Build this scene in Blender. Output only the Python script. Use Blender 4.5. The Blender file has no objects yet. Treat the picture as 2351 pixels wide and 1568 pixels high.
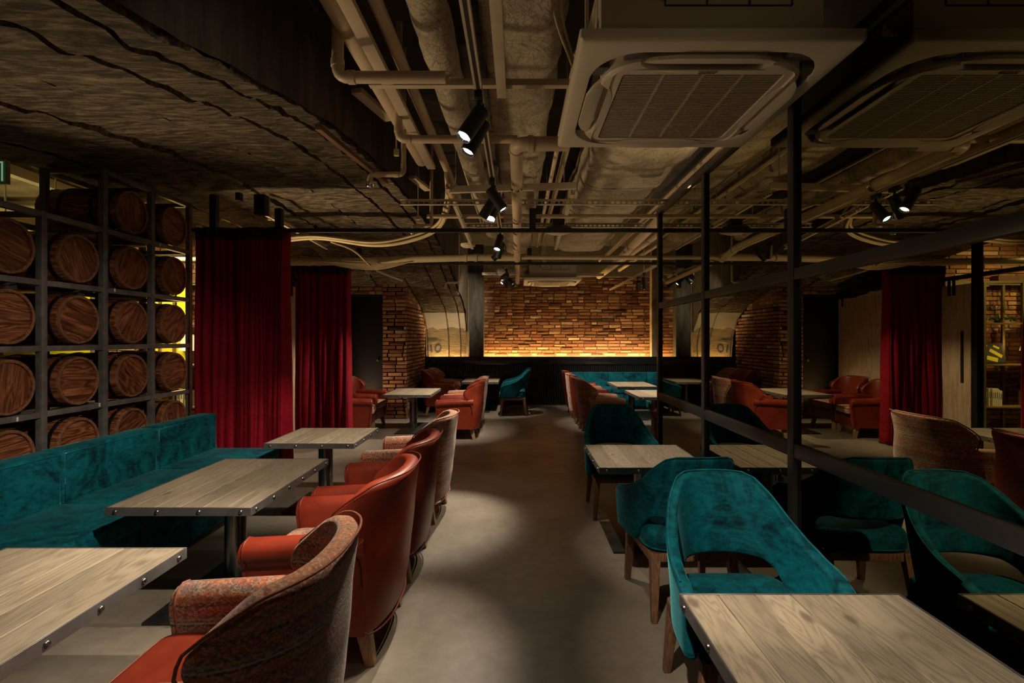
import bpy, bmesh, math, random
from mathutils import Vector, Matrix, noise

R = math.radians
SC = bpy.context.scene
COL = SC.collection
random.seed(7)

# ------------------------------------------------------------------ camera
cd = bpy.data.cameras.new('camera')
cam = bpy.data.objects.new('camera', cd)
COL.objects.link(cam)
cam.location = (0, 0, 1.40)
cam.rotation_euler = (R(90), 0, 0)
cd.sensor_width = 36
cd.lens = 18.0
cd.shift_x = -0.0053
cd.shift_y = -0.0026
cd.clip_start = 0.05
SC.camera = cam

# ------------------------------------------------------------------ world, exposure
W = bpy.data.worlds.new('world')
SC.world = W
W.use_nodes = True
bg = W.node_tree.nodes['Background']
bg.inputs[0].default_value = (1.0, 0.62, 0.30, 1)
bg.inputs[1].default_value = 0.035
SC.view_settings.view_transform = 'Standard'
SC.view_settings.look = 'None'
SC.view_settings.exposure = 0.0
SC.view_settings.gamma = 1.0
SC.view_settings.use_curve_mapping = False
SC.cycles.max_bounces = 8
SC.cycles.diffuse_bounces = 4
SC.cycles.glossy_bounces = 4
SC.cycles.sample_clamp_indirect = 3.0
SC.cycles.caustics_reflective = False
SC.cycles.caustics_refractive = False

SPOTW = (1.0, 0.84, 0.64)
def spot(p, t, power, cone, blend=0.6, col=SPOTW, r=0.014):
    d = bpy.data.lights.new('spot_lamp', 'SPOT')
    d.energy = power; d.color = col; d.spot_size = R(cone); d.spot_blend = blend
    d.shadow_soft_size = r
    o = bpy.data.objects.new('spot_lamp', d); COL.objects.link(o)
    o.location = p
    o.rotation_euler = (Vector(t)-Vector(p)).to_track_quat('-Z', 'Y').to_euler()
    return o
def area(p, t, power, sx, sy, col, name='added_fill_lamp'):
    d = bpy.data.lights.new(name, 'AREA'); d.shape = 'RECTANGLE'
    d.size = sx; d.size_y = sy; d.energy = power; d.color = col
    o = bpy.data.objects.new(name, d); COL.objects.link(o)
    o.location = p
    o.rotation_euler = (Vector(t)-Vector(p)).to_track_quat('-Z', 'Y').to_euler()
    return o
# track spotlights: (track x, y along track, aim point, watts, cone)
TX, TZ = -0.18, 2.54
HEADS = [  # y, aim, power, cone, seen
 (2.38, (-1.25, 1.50, 0.4), 110, 52),
 (2.52, (-1.15, 2.10, 0.4), 110, 46),
 (3.65, (1.05, 3.45, 0.55), 100, 46),
 (3.84, (-1.75, 4.60, 0.25), 150, 44),
 (4.04, (-0.62, 2.55, 0.45), 150, 32),
 (5.30, (-0.66, 4.20, 0.4), 230, 36),
 (5.75, (-0.95, 7.5, 0.4), 190, 44),
 (8.60, (-1.60, 7.80, 0.5), 210, 66),
 (8.76, (1.7, 8.50, 0.5), 190, 58),
 (8.95, (-0.4, 9.7, 0.4), 150, 50),
 (0.75, (0.85, 2.00, 0.5), 140, 34),
 (0.45, (-1.75, 1.20, 0.5), 100, 46),
 (1.16, (-1.80, 3.00, 0.4), 190, 50),
 (0.95, (0.88, 1.25, 0.56), 90, 44),
 (1.22, (-3.10, 3.90, 0.75), 110, 42),
 (9.25, (1.95, 10.45, 0.45), 200, 52),  # added head that brightens the far bench
 (8.35, (-1.45, 10.9, 1.95), 150, 46),
 (6.05, (-2.75, 6.55, 0.2), 190, 44),
]
EXTRA = [ # heads of the second track and of tracks behind the viewer
 ((1.92, 7.76, 2.36), (2.1, 7.75, 0.4), 110, 60),
 ((1.95, 8.25, 2.36), (2.2, 9.9, 0.4), 130, 66),
]
K_SPOT, K_SPILL = 1.2, 0.06
bg.inputs[1].default_value = 0.04
# added fill, no fixtures: area lamps high on the right, upward spots behind furniture
area((1.42, 1.2, 2.66), (0.9, 1.2, 3.4), 1.1, 0.06, 2.4, (1.0,0.70,0.38))
area((1.42, 3.9, 2.66), (0.7, 3.9, 3.4), 2.8, 0.06, 2.2, (1.0,0.70,0.38))
area((2.9, 7.4, 2.50), (0.8, 7.4, 3.4), 8, 0.06, 3.0, (1.0,0.70,0.38))
for p_, a_, w_, c_ in (((-2.97, 2.4, 0.75), (-2.10, 2.2, 1.60), 28, 92), ((-2.97, 3.3, 0.75), (-2.10, 3.0, 1.60), 120, 88), ((-2.97, 5.2, 0.90), (-2.0, 5.1, 1.80), 200, 100),
                   ((-2.8, 8.5, 0.1), (-1.6, 8.6, 2.4), 40, 120), ((2.9, 6.3, 0.1), (1.0, 6.2, 3.0), 80, 120)):
    spot(p_, a_, w_, c_, 1.0, (1.0, 0.72, 0.40), 0.12 if p_[0] < -2.9 else 0.02)
# added spots at the dome and above the air conditioner brighten the armchair backs
spot((0.42, 5.25, 2.45), (-0.47, 4.15, 0.50), 150, 34, 0.9)
spot((0.35, 2.97, 2.72), (-0.45, 2.45, 0.58), 90, 26, 1.0)

# ------------------------------------------------------------------ materials
def newmat(name):
    m = bpy.data.materials.new(name); m.use_nodes = True
    nt = m.node_tree
    return m, nt, nt.nodes['Principled BSDF']
def node(nt, t, **kw):
    n = nt.nodes.new(t)
    for k, v in kw.items():
        if k.startswith('i_'):
            n.inputs[k[2:].replace('_', ' ')].default_value = v
        else:
            setattr(n, k, v)
    return n
def ramp(nt, fac, stops, interp='LINEAR'):
    n = nt.nodes.new('ShaderNodeValToRGB'); cr = n.color_ramp; cr.interpolation = interp
    while len(cr.elements) > 1: cr.elements.remove(cr.elements[0])
    cr.elements[0].position = stops[0][0]; cr.elements[0].color = (*stops[0][1], 1)
    for p, c in stops[1:]:
        e = cr.elements.new(p); e.color = (*c, 1)
    nt.links.new(fac, n.inputs[0])
    return n.outputs[0]
def coords(nt, scale=(1,1,1), kind='Object', rot=(0,0,0)):
    tc = nt.nodes.new('ShaderNodeTexCoord'); mp = nt.nodes.new('ShaderNodeMapping')
    mp.inputs['Scale'].default_value = scale; mp.inputs['Rotation'].default_value = rot
    nt.links.new(tc.outputs[kind], mp.inputs[0]); return mp.outputs[0]
def noise_t(nt, vec, scale, detail=4, rough=0.55, dist=0):
    n = node(nt, 'ShaderNodeTexNoise'); n.inputs['Scale'].default_value = scale
    n.inputs['Detail'].default_value = detail; n.inputs['Roughness'].default_value = rough
    n.inputs['Distortion'].default_value = dist
    nt.links.new(vec, n.inputs['Vector']); return n.outputs['Fac']
def mixc(nt, fac, a, b, mode='MIX'):
    n = node(nt, 'ShaderNodeMix', data_type='RGBA', blend_type=mode)
    for sock, v in ((n.inputs[0], fac), (n.inputs[6], a), (n.inputs[7], b)):
        if hasattr(v, 'links') or isinstance(v, bpy.types.NodeSocket): nt.links.new(v, sock)
        elif isinstance(v, (int, float)): sock.default_value = v
        else: sock.default_value = (*v, 1)
    return n.outputs[2]
def bump(nt, b, h, strength=0.3, dist=0.01):
    n = node(nt, 'ShaderNodeBump'); n.inputs['Strength'].default_value = strength
    n.inputs['Distance'].default_value = dist
    nt.links.new(h, n.inputs['Height']); nt.links.new(n.outputs[0], b.inputs['Normal']); return n
def mth(nt, op, a, b=None, c=None):
    n = node(nt, 'ShaderNodeMath', operation=op)
    for i, v in enumerate((a, b, c)):
        if v is None: continue
        if isinstance(v, bpy.types.NodeSocket): nt.links.new(v, n.inputs[i])
        else: n.inputs[i].default_value = v
    return n.outputs[0]
def simple(name, col, rough=0.5, metal=0.0, vary=0.0, vs=8, bmp=0.0, coat=0, sheen=0):
    m, nt, b = newmat(name)
    b.inputs['Roughness'].default_value = rough; b.inputs['Metallic'].default_value = metal
    b.inputs['Base Color'].default_value = (*col, 1)
    b.inputs['Coat Weight'].default_value = coat; b.inputs['Sheen Weight'].default_value = sheen
    if vary or bmp:
        f = noise_t(nt, coords(nt), vs, 5)
        if vary:
            c = ramp(nt, f, [(0.3, tuple(x*(1-vary) for x in col)), (0.7, tuple(min(1, x*(1+vary)) for x in col))])
            nt.links.new(c, b.inputs['Base Color'])
        if bmp: bump(nt, b, f, bmp)
    return m
def emis(name, col, s):
    m, nt, b = newmat(name)
    b.inputs['Base Color'].default_value = (0,0,0,1)
    b.inputs['Emission Color'].default_value = (*col, 1); b.inputs['Emission Strength'].default_value = s
    return m

def m_floor():
    m, nt, b = newmat('polished_concrete')
    v = coords(nt)
    big = noise_t(nt, v, 0.9, 6, 0.6, 0.4); fine = noise_t(nt, v, 14, 6, 0.7)
    c = ramp(nt, big, [(0.32, (0.16,0.135,0.11)), (0.5, (0.24,0.205,0.165)), (0.7, (0.31,0.27,0.22))])
    c2 = ramp(nt, fine, [(0.35, (0.85,0.85,0.85)), (0.65, (1.08,1.08,1.08))])
    nt.links.new(mixc(nt, 1.0, c, c2, 'MULTIPLY'), b.inputs['Base Color'])
    r = ramp(nt, noise_t(nt, v, 3, 5), [(0.3, (0.30,)*3), (0.7, (0.48,)*3)])
    nt.links.new(r, b.inputs['Roughness']); bump(nt, b, fine, 0.06, 0.004)
    return m
def m_vault():
    m, nt, b = newmat('raw_vault_concrete')
    v = coords(nt)
    vs = coords(nt, (1.5, 6.0, 6.0))
    st = noise_t(nt, vs, 5, 9, 0.70, 0.5); big = noise_t(nt, v, 1.2, 5, 0.6, 0.5)
    c = ramp(nt, st, [(0.36, (0.035,0.026,0.017)), (0.46, (0.12,0.095,0.065)), (0.54, (0.28,0.225,0.155)), (0.66, (0.55,0.45,0.33))])
    cb = ramp(nt, big, [(0.3, (0.55,0.5,0.42)), (0.7, (1.1,1.05,1.0))])
    c = mixc(nt, 1.0, c, cb, 'MULTIPLY')
    # old whitewash band low on the arch at its far end, flaked off below
    sx = node(nt, 'ShaderNodeSeparateXYZ'); tc = node(nt, 'ShaderNodeTexCoord'); nt.links.new(tc.outputs['Object'], sx.inputs[0])
    zn = mth(nt, 'ADD', sx.outputs[2], mth(nt, 'MULTIPLY', mth(nt, 'SUBTRACT', noise_t(nt, v, 2.4, 6, 0.6), 0.5), 0.55))
    hi = mth(nt, 'LESS_THAN', sx.outputs[2], 1.93)
    lo = mth(nt, 'GREATER_THAN', zn, 1.60); far = mth(nt, 'GREATER_THAN', sx.outputs[1], 9.9)
    mk = mth(nt, 'MULTIPLY', mth(nt, 'MULTIPLY', hi, lo), far)
    low = mth(nt, 'MULTIPLY', mth(nt, 'LESS_THAN', zn, 1.60), far)
    c = mixc(nt, low, c, mixc(nt, 0.6, c, (0.42,0.32,0.19)))
    c = mixc(nt, mk, c, (0.62,0.55,0.45))
    nt.links.new(c, b.inputs['Base Color']); b.inputs['Roughness'].default_value = 0.9
    h = mth(nt, 'ADD', mth(nt, 'MULTIPLY', st, 1.0), mth(nt, 'MULTIPLY', noise_t(nt, v, 30, 5, 0.7), 0.3))
    bump(nt, b, h, 1.0, 0.09)
    return m
def m_conc(name, a, c_, streak=False):
    m, nt, b = newmat(name)
    v = coords(nt, (4, 4, 0.8) if streak else (1, 1, 1))
    n1 = noise_t(nt, v, 3, 7, 0.65, 0.4)
    nt.links.new(ramp(nt, n1, [(0.35, a), (0.65, c_)]), b.inputs['Base Color'])
    b.inputs['Roughness'].default_value = 0.85; bump(nt, b, n1, 0.5, 0.03); return m
BRK = [(0.0, (0.20,0.08,0.042)), (0.14, (0.29,0.125,0.06)), (0.3, (0.34,0.17,0.08)), (0.46, (0.25,0.095,0.048)),
       (0.6, (0.36,0.20,0.11)), (0.74, (0.30,0.135,0.065)), (0.88, (0.40,0.23,0.13)), (0.94, (0.46,0.31,0.20)), (0.985, (0.07,0.045,0.03))]
def m_brick(name, island):
    m, nt, b = newmat(name)
    if island: r = node(nt, 'ShaderNodeNewGeometry').outputs['Random Per Island']
    else: r = node(nt, 'ShaderNodeObjectInfo').outputs['Random']
    c = ramp(nt, r, BRK, 'CONSTANT')
    v = coords(nt) if island else coords(nt, (1,1,1))
    n1 = noise_t(nt, v, 24, 6, 0.7)
    c = mixc(nt, 1.0, c, ramp(nt, n1, [(0.3, (0.62,0.58,0.56)), (0.62, (1.1,1.05,1.0)), (0.78, (1.5,1.4,1.3))]), 'MULTIPLY')
    nt.links.new(c, b.inputs['Base Color']); b.inputs['Roughness'].default_value = 0.9
    bump(nt, b, n1, 0.4, 0.006); return m
def m_leather(name, a, c_):
    m, nt, b = newmat(name)
    v = coords(nt); n1 = noise_t(nt, v, 5, 5, 0.6, 0.3); n2 = noise_t(nt, v, 160, 3, 0.6)
    nt.links.new(ramp(nt, n1, [(0.3, a), (0.7, c_)]), b.inputs['Base Color'])
    b.inputs['Roughness'].default_value = 0.38; b.inputs['Specular IOR Level'].default_value = 0.45
    bump(nt, b, mth(nt, 'ADD', mth(nt, 'MULTIPLY', n1, 1.0), mth(nt, 'MULTIPLY', n2, 0.08)), 0.22, 0.01); return m
def m_velvet(name, dark, light, sheenc):
    m, nt, b = newmat(name)
    v = coords(nt); n1 = noise_t(nt, v, 4.0, 8, 0.72, 1.2); n2 = noise_t(nt, coords(nt,(1,1,3)), 22, 5, 0.6, 0.5)
    f = mth(nt, 'ADD', mth(nt, 'MULTIPLY', n1, 0.7), mth(nt, 'MULTIPLY', n2, 0.3))
    nt.links.new(ramp(nt, f, [(0.40, dark), (0.61, light)]), b.inputs['Base Color'])
    b.inputs['Roughness'].default_value = 0.75; b.inputs['Sheen Weight'].default_value = 0.45
    b.inputs['Sheen Roughness'].default_value = 0.3; b.inputs['Sheen Tint'].default_value = (*sheenc, 1)
    b.inputs['Specular IOR Level'].default_value = 0.15
    bump(nt, b, n1, 0.15, 0.01); return m
def m_kilim():
    m, nt, b = newmat('woven_kilim_fabric')
    tc = node(nt, 'ShaderNodeTexCoord'); sx = node(nt, 'ShaderNodeSeparateXYZ'); nt.links.new(tc.outputs['Object'], sx.inputs[0])
    z = sx.outputs[2]
    ang = mth(nt, 'ARCTAN2', sx.outputs[0], mth(nt, 'ADD', sx.outputs[1], 0.02))
    # zig-zag diamonds inside bands
    zz = mth(nt, 'PINGPONG', mth(nt, 'MULTIPLY', ang, 2.2), 0.5)
    wob = mth(nt, 'MULTIPLY', mth(nt, 'SUBTRACT', noise_t(nt, coords(nt), 9, 4), 0.5), 0.02)
    zc = mth(nt, 'ADD', z, wob)
    band = mth(nt, 'FRACT', mth(nt, 'MULTIPLY', zc, 5.2))
    st = ramp(nt, band, [(0.0, (0.20,0.045,0.02)), (0.12, (0.36,0.14,0.06)), (0.22, (0.03,0.025,0.03)), (0.26, (0.50,0.38,0.26)), (0.29, (0.02,0.16,0.18)),
                         (0.33, (0.50,0.22,0.05)), (0.37, (0.02,0.13,0.16)), (0.41, (0.26,0.05,0.03)), (0.58, (0.07,0.03,0.025)), (0.66, (0.40,0.12,0.04)), (0.82, (0.16,0.10,0.09)), (0.9, (0.33,0.09,0.04))], 'CONSTANT')
    dm = mth(nt, 'FRACT', mth(nt, 'MULTIPLY', mth(nt, 'ADD', zz, mth(nt, 'MULTIPLY', zc, 9.0)), 2.0))
    c2 = ramp(nt, dm, [(0.0, (0.38,0.11,0.03)), (0.35, (0.10,0.035,0.02)), (0.5, (0.45,0.30,0.18)), (0.6, (0.05,0.07,0.08)), (0.8, (0.30,0.07,0.03))], 'CONSTANT')
    c = mixc(nt, 0.33, st, c2)
    nn = noise_t(nt, coords(nt, (1,1,1.5)), 90, 3, 0.7, 0)
    c = mixc(nt, ramp(nt, nn, [(0.50, (0,0,0)), (0.58, (0.55,)*3)]), c, (0.58,0.36,0.24))
    nn2 = noise_t(nt, coords(nt, (1,1,1.3)), 70, 3, 0.7, 0)
    c = mixc(nt, ramp(nt, nn2, [(0.38, (0.6,)*3), (0.46, (0,0,0))]), c, (0.05,0.03,0.035))
    nt.links.new(c, b.inputs['Base Color']); b.inputs['Roughness'].default_value = 0.9
    b.inputs['Sheen Weight'].default_value = 0.25
    bump(nt, b, nn, 0.4, 0.004); return m
def m_wood(name, stops, axis='Y', scale=1.0, rough=0.5, rnd=0.25, knots=True):
    m, nt, b = newmat(name)
    k = {'X': (0.8,9,9), 'Y': (9,0.8,9), 'Z': (9,9,0.8)}[axis]
    k = tuple(q*scale for q in k)
    tc = node(nt, 'ShaderNodeTexCoord'); oi = node(nt, 'ShaderNodeObjectInfo')
    ad = node(nt, 'ShaderNodeVectorMath', operation='ADD'); cb = node(nt, 'ShaderNodeCombineXYZ')
    for i in range(3): nt.links.new(mth(nt, 'MULTIPLY', oi.outputs['Random'], 7.3*(i+1)), cb.inputs[i])
    nt.links.new(tc.outputs['Object'], ad.inputs[0]); nt.links.new(cb.outputs[0], ad.inputs[1])
    mp = node(nt, 'ShaderNodeMapping'); mp.inputs['Scale'].default_value = k; nt.links.new(ad.outputs[0], mp.inputs[0])
    n1 = noise_t(nt, mp.outputs[0], 1.0, 3, 0.5, 0.9)
    ring = mth(nt, 'FRACT', mth(nt, 'MULTIPLY', n1, 11.0))
    tri = mth(nt, 'PINGPONG', ring, 0.5)
    fine = noise_t(nt, mp.outputs[0], 9.0, 5, 0.7)
    f = mth(nt, 'ADD', mth(nt, 'MULTIPLY', tri, 1.0), mth(nt, 'MULTIPLY', fine, 0.6))
    if knots:
        mk = node(nt, 'ShaderNodeMapping'); mk.inputs['Scale'].default_value = tuple({9*scale: 7.0, 0.8*scale: 3.2}[q] for q in k); nt.links.new(ad.outputs[0], mk.inputs[0])
        vo = node(nt, 'ShaderNodeTexVoronoi'); vo.inputs['Scale'].default_value = 0.75; nt.links.new(mk.outputs[0], vo.inputs['Vector'])
        near_ = ramp(nt, vo.outputs['Distance'], [(0.0, (1,1,1)), (0.20, (0.45,)*3), (0.42, (0,0,0))])
        tri = mth(nt, 'PINGPONG', mth(nt, 'FRACT', mth(nt, 'ADD', mth(nt, 'MULTIPLY', n1, 11.0), mth(nt, 'MULTIPLY', near_, 2.2))), 0.5)
        f = mth(nt, 'ADD', mth(nt, 'MULTIPLY', tri, 1.0), mth(nt, 'MULTIPLY', fine, 0.6))
    c = ramp(nt, mth(nt, 'MULTIPLY', f, 0.95), stops)
    if knots:
        kn = ramp(nt, vo.outputs['Distance'], [(0.05, (0.85,)*3), (0.10, (0,0,0))])
        c = mixc(nt, kn, c, tuple(q*0.8 for q in stops[0][1]))
    tone = mth(nt, 'ADD', mth(nt, 'MULTIPLY', oi.outputs['Random'], rnd*2), 1-rnd)
    cc = node(nt, 'ShaderNodeCombineXYZ')
    for i in range(3): nt.links.new(tone, cc.inputs[i])
    c = mixc(nt, 1.0, c, cc.outputs[0], 'MULTIPLY')
    nt.links.new(c, b.inputs['Base Color']); b.inputs['Roughness'].default_value = rough
    bump(nt, b, f, 0.25, 0.004); return m
def m_wrap():
    m, nt, b = newmat('wire_wrapped_insulation')
    v = coords(nt)
    n1 = noise_t(nt, v, 4.0, 7, 0.62, 1.2)
    vo = node(nt, 'ShaderNodeTexVoronoi', feature='DISTANCE_TO_EDGE'); vo.inputs['Scale'].default_value = 26
    nt.links.new(v, vo.inputs['Vector'])
    wire = ramp(nt, vo.outputs['Distance'], [(0.02, (0.45,)*3), (0.06, (1,1,1))])
    c = ramp(nt, n1, [(0.3, (0.30,0.25,0.18)), (0.6, (0.50,0.43,0.32)), (0.75, (0.58,0.51,0.40))])
    nt.links.new(mixc(nt, 0.7, c, mixc(nt, 1, c, wire, 'MULTIPLY')), b.inputs['Base Color'])
    b.inputs['Roughness'].default_value = 0.6
    bump(nt, b, mth(nt, 'ADD', n1, mth(nt, 'MULTIPLY', wire, 0.03)), 0.9, 0.06); return m
def m_barrel(axis):
    return m_wood('barrel_oak_'+axis.lower(), [(0.15, (0.035,0.011,0.005)), (0.35, (0.11,0.033,0.013)), (0.6, (0.24,0.08,0.035)), (0.85, (0.40,0.16,0.075))], axis, 0.8, 0.42, 0.3)

M = {
 'floor': m_floor(), 'vault': m_vault(),
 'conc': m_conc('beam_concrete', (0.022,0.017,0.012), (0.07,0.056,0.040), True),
 'column': m_conc('column_concrete', (0.035,0.031,0.025), (0.11,0.098,0.076), True),
 'columnl': m_conc('rough_column_side', (0.14,0.10,0.06), (0.40,0.31,0.20)),
 'mortar': m_conc('mortar', (0.10,0.085,0.065), (0.20,0.17,0.13)),
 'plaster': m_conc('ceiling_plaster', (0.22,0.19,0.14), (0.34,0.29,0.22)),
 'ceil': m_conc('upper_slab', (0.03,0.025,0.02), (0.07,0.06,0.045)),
 'brick': m_brick('brick_face', False), 'brick_s': m_brick('brick_face_joined', True),
 'leather': m_leather('red_brown_leather', (0.15,0.016,0.008), (0.27,0.037,0.016)),
 'leatherd': m_leather('dark_piping_leather', (0.10,0.014,0.008), (0.16,0.024,0.012)),
 'kilim': m_kilim(),
 'pipingk': simple('rust_piping', (0.26,0.09,0.05), 0.8, vary=0.4, vs=60),
 'velvet': m_velvet('teal_velvet', (0.0,0.016,0.026), (0.001,0.13,0.168), (0.15,0.6,0.7)),
 'velvetp': m_velvet('teal_piping', (0.0,0.06,0.09), (0.004,0.16,0.2), (0.2,0.75,0.85)),
 'curtain': m_velvet('crimson_curtain_cloth', (0.13,0.0,0.006), (0.21,0.002,0.012), (0.9,0.1,0.1)),
 'curtop': simple('curtain_heading_tape', (0.015,0.004,0.004), 0.9),
 'plank': m_wood('grey_stained_pine', [(0.1, (0.15,0.12,0.085)), (0.3, (0.25,0.205,0.15)), (0.55, (0.33,0.275,0.205)), (0.8, (0.37,0.30,0.215)), (0.95, (0.47,0.34,0.21))], 'Y', 1.15, 0.5, 0.16),
 'steel': simple('dark_raw_steel', (0.14,0.135,0.135), 0.40, 0.45, 0.25, 9),
 'rivet': simple('rivet_steel', (0.30,0.29,0.29), 0.28, 1.0),
 'blacksteel': simple('black_painted_steel', (0.022,0.022,0.024), 0.4, 0.3),
 'framesteel': simple('mirror_frame_steel', (0.045,0.045,0.047), 0.38, 0.5, 0.1, 5),
 'racksteel': simple('rack_bare_steel', (0.20,0.19,0.19), 0.42, 0.4, 0.3, 12),
 'black': simple('matt_black', (0.012,0.012,0.013), 0.6),
 'oak': m_wood('pale_oak_leg', [(0.2, (0.22,0.13,0.075)), (0.6, (0.40,0.25,0.145)), (0.9, (0.46,0.30,0.18))], 'Z', 1.5, 0.5, 0.08),
 'walnut': m_wood('brown_ash_leg', [(0.2, (0.10,0.045,0.025)), (0.6, (0.22,0.11,0.06)), (0.9, (0.27,0.14,0.08))], 'Z', 1.5, 0.5, 0.08),
 'bx': m_barrel('X'), 'bh': m_barrel('Y'), 'hoop': simple('black_hoop_iron', (0.02,0.019,0.02), 0.45, 0.6, 0.3, 20),
 'brimw': simple('barrel_rim_wood', (0.22,0.10,0.05), 0.6, vary=0.5, vs=30, bmp=0.3),
 'pvc': simple('cream_painted_pipe', (0.56,0.45,0.31), 0.45, vary=0.08, vs=6),
 'pvcy': simple('cream_drain_pipe', (0.62,0.53,0.34), 0.4, vary=0.08, vs=4),
 'cable': simple('cream_cable_sheath', (0.50,0.41,0.24), 0.5, vary=0.12, vs=6),
 'galv': simple('painted_channel_steel', (0.50,0.42,0.31), 0.5, vary=0.12, vs=6),
 'wrap': m_wrap(),
 'acw': simple('ivory_plastic', (0.62,0.56,0.45), 0.45), 'acd': simple('ac_slot_dark', (0.03,0.028,0.025), 0.6),
 'acg': simple('ac_louvre_grille', (0.42,0.36,0.27), 0.5), 'acbody': simple('ac_body_sheet', (0.46,0.40,0.31), 0.5),
 'wain': simple('black_lacquered_slats', (0.010,0.010,0.011), 0.22, coat=0.4),
 'door': simple('black_door_leaf', (0.008,0.008,0.010), 0.45),
 'paleply': m_wood('pale_limed_oak_panel', [(0.2, (0.40,0.27,0.18)), (0.6, (0.55,0.40,0.29)), (0.9, (0.60,0.46,0.34))], 'Z', 0.6, 0.55, 0.05),
 'lens': emis('lit_lamp_lens', (1.0,0.97,0.93), 9.0), 'led': emis('amber_led_strip', (1.0,0.62,0.21), 55),
 'chrome': simple('chrome', (0.7,0.7,0.7), 0.15, 1.0),
 'yellow': simple('yellow_painted_panel', (0.80,0.68,0.03), 0.6), 'green': emis('exit_sign_green', (0.0,0.22,0.08), 0.12),
 'signw': emis('exit_sign_white', (0.9,0.95,0.7), 0.25),
 'navy': simple('faded_navy_paint', (0.025,0.035,0.07), 0.8),
 'leaf': simple('ivy_leaf_green', (0.05,0.12,0.02), 0.5, vary=0.4, vs=20), 'brass': simple('brass', (0.6,0.42,0.14), 0.25, 1.0),
 'sail': simple('sail_cloth', (0.62,0.52,0.28), 0.8), 'white': simple('white_card', (0.75,0.73,0.68), 0.7),
 'shade': emis('lit_lampshade', (1.0,0.70,0.30), 1.3), 'ink': simple('ink', (0.03,0.03,0.03), 0.7),
 'shelfst': simple('shelf_olive_steel', (0.20,0.17,0.09), 0.45, 0.5), 'shelfb': simple('shelf_board', (0.20,0.13,0.07), 0.5),
 'bookg': simple('grey_book_cloth', (0.16,0.12,0.11), 0.8), 'booko': simple('olive_book_cloth', (0.30,0.26,0.10), 0.8),
 'bookr': simple('red_book_band', (0.45,0.05,0.03), 0.7), 'pole': simple('brushed_pole_steel', (0.24,0.235,0.22), 0.25, 1.0, 0.1, 3),
 'base': simple('black_base_plate', (0.035,0.035,0.035), 0.35, 0.5, 0.4, 12), 'timber': m_conc('old_timber', (0.10,0.05,0.03), (0.2,0.11,0.06)),
}
def m_mirror():
    m, nt, b = newmat('smoked_mirror_glass')
    b.inputs['Base Color'].default_value = (0.40, 0.37, 0.24, 1)
    b.inputs['Metallic'].default_value = 1.0; b.inputs['Roughness'].default_value = 0.004
    return m
M['mirror'] = m_mirror()

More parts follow.
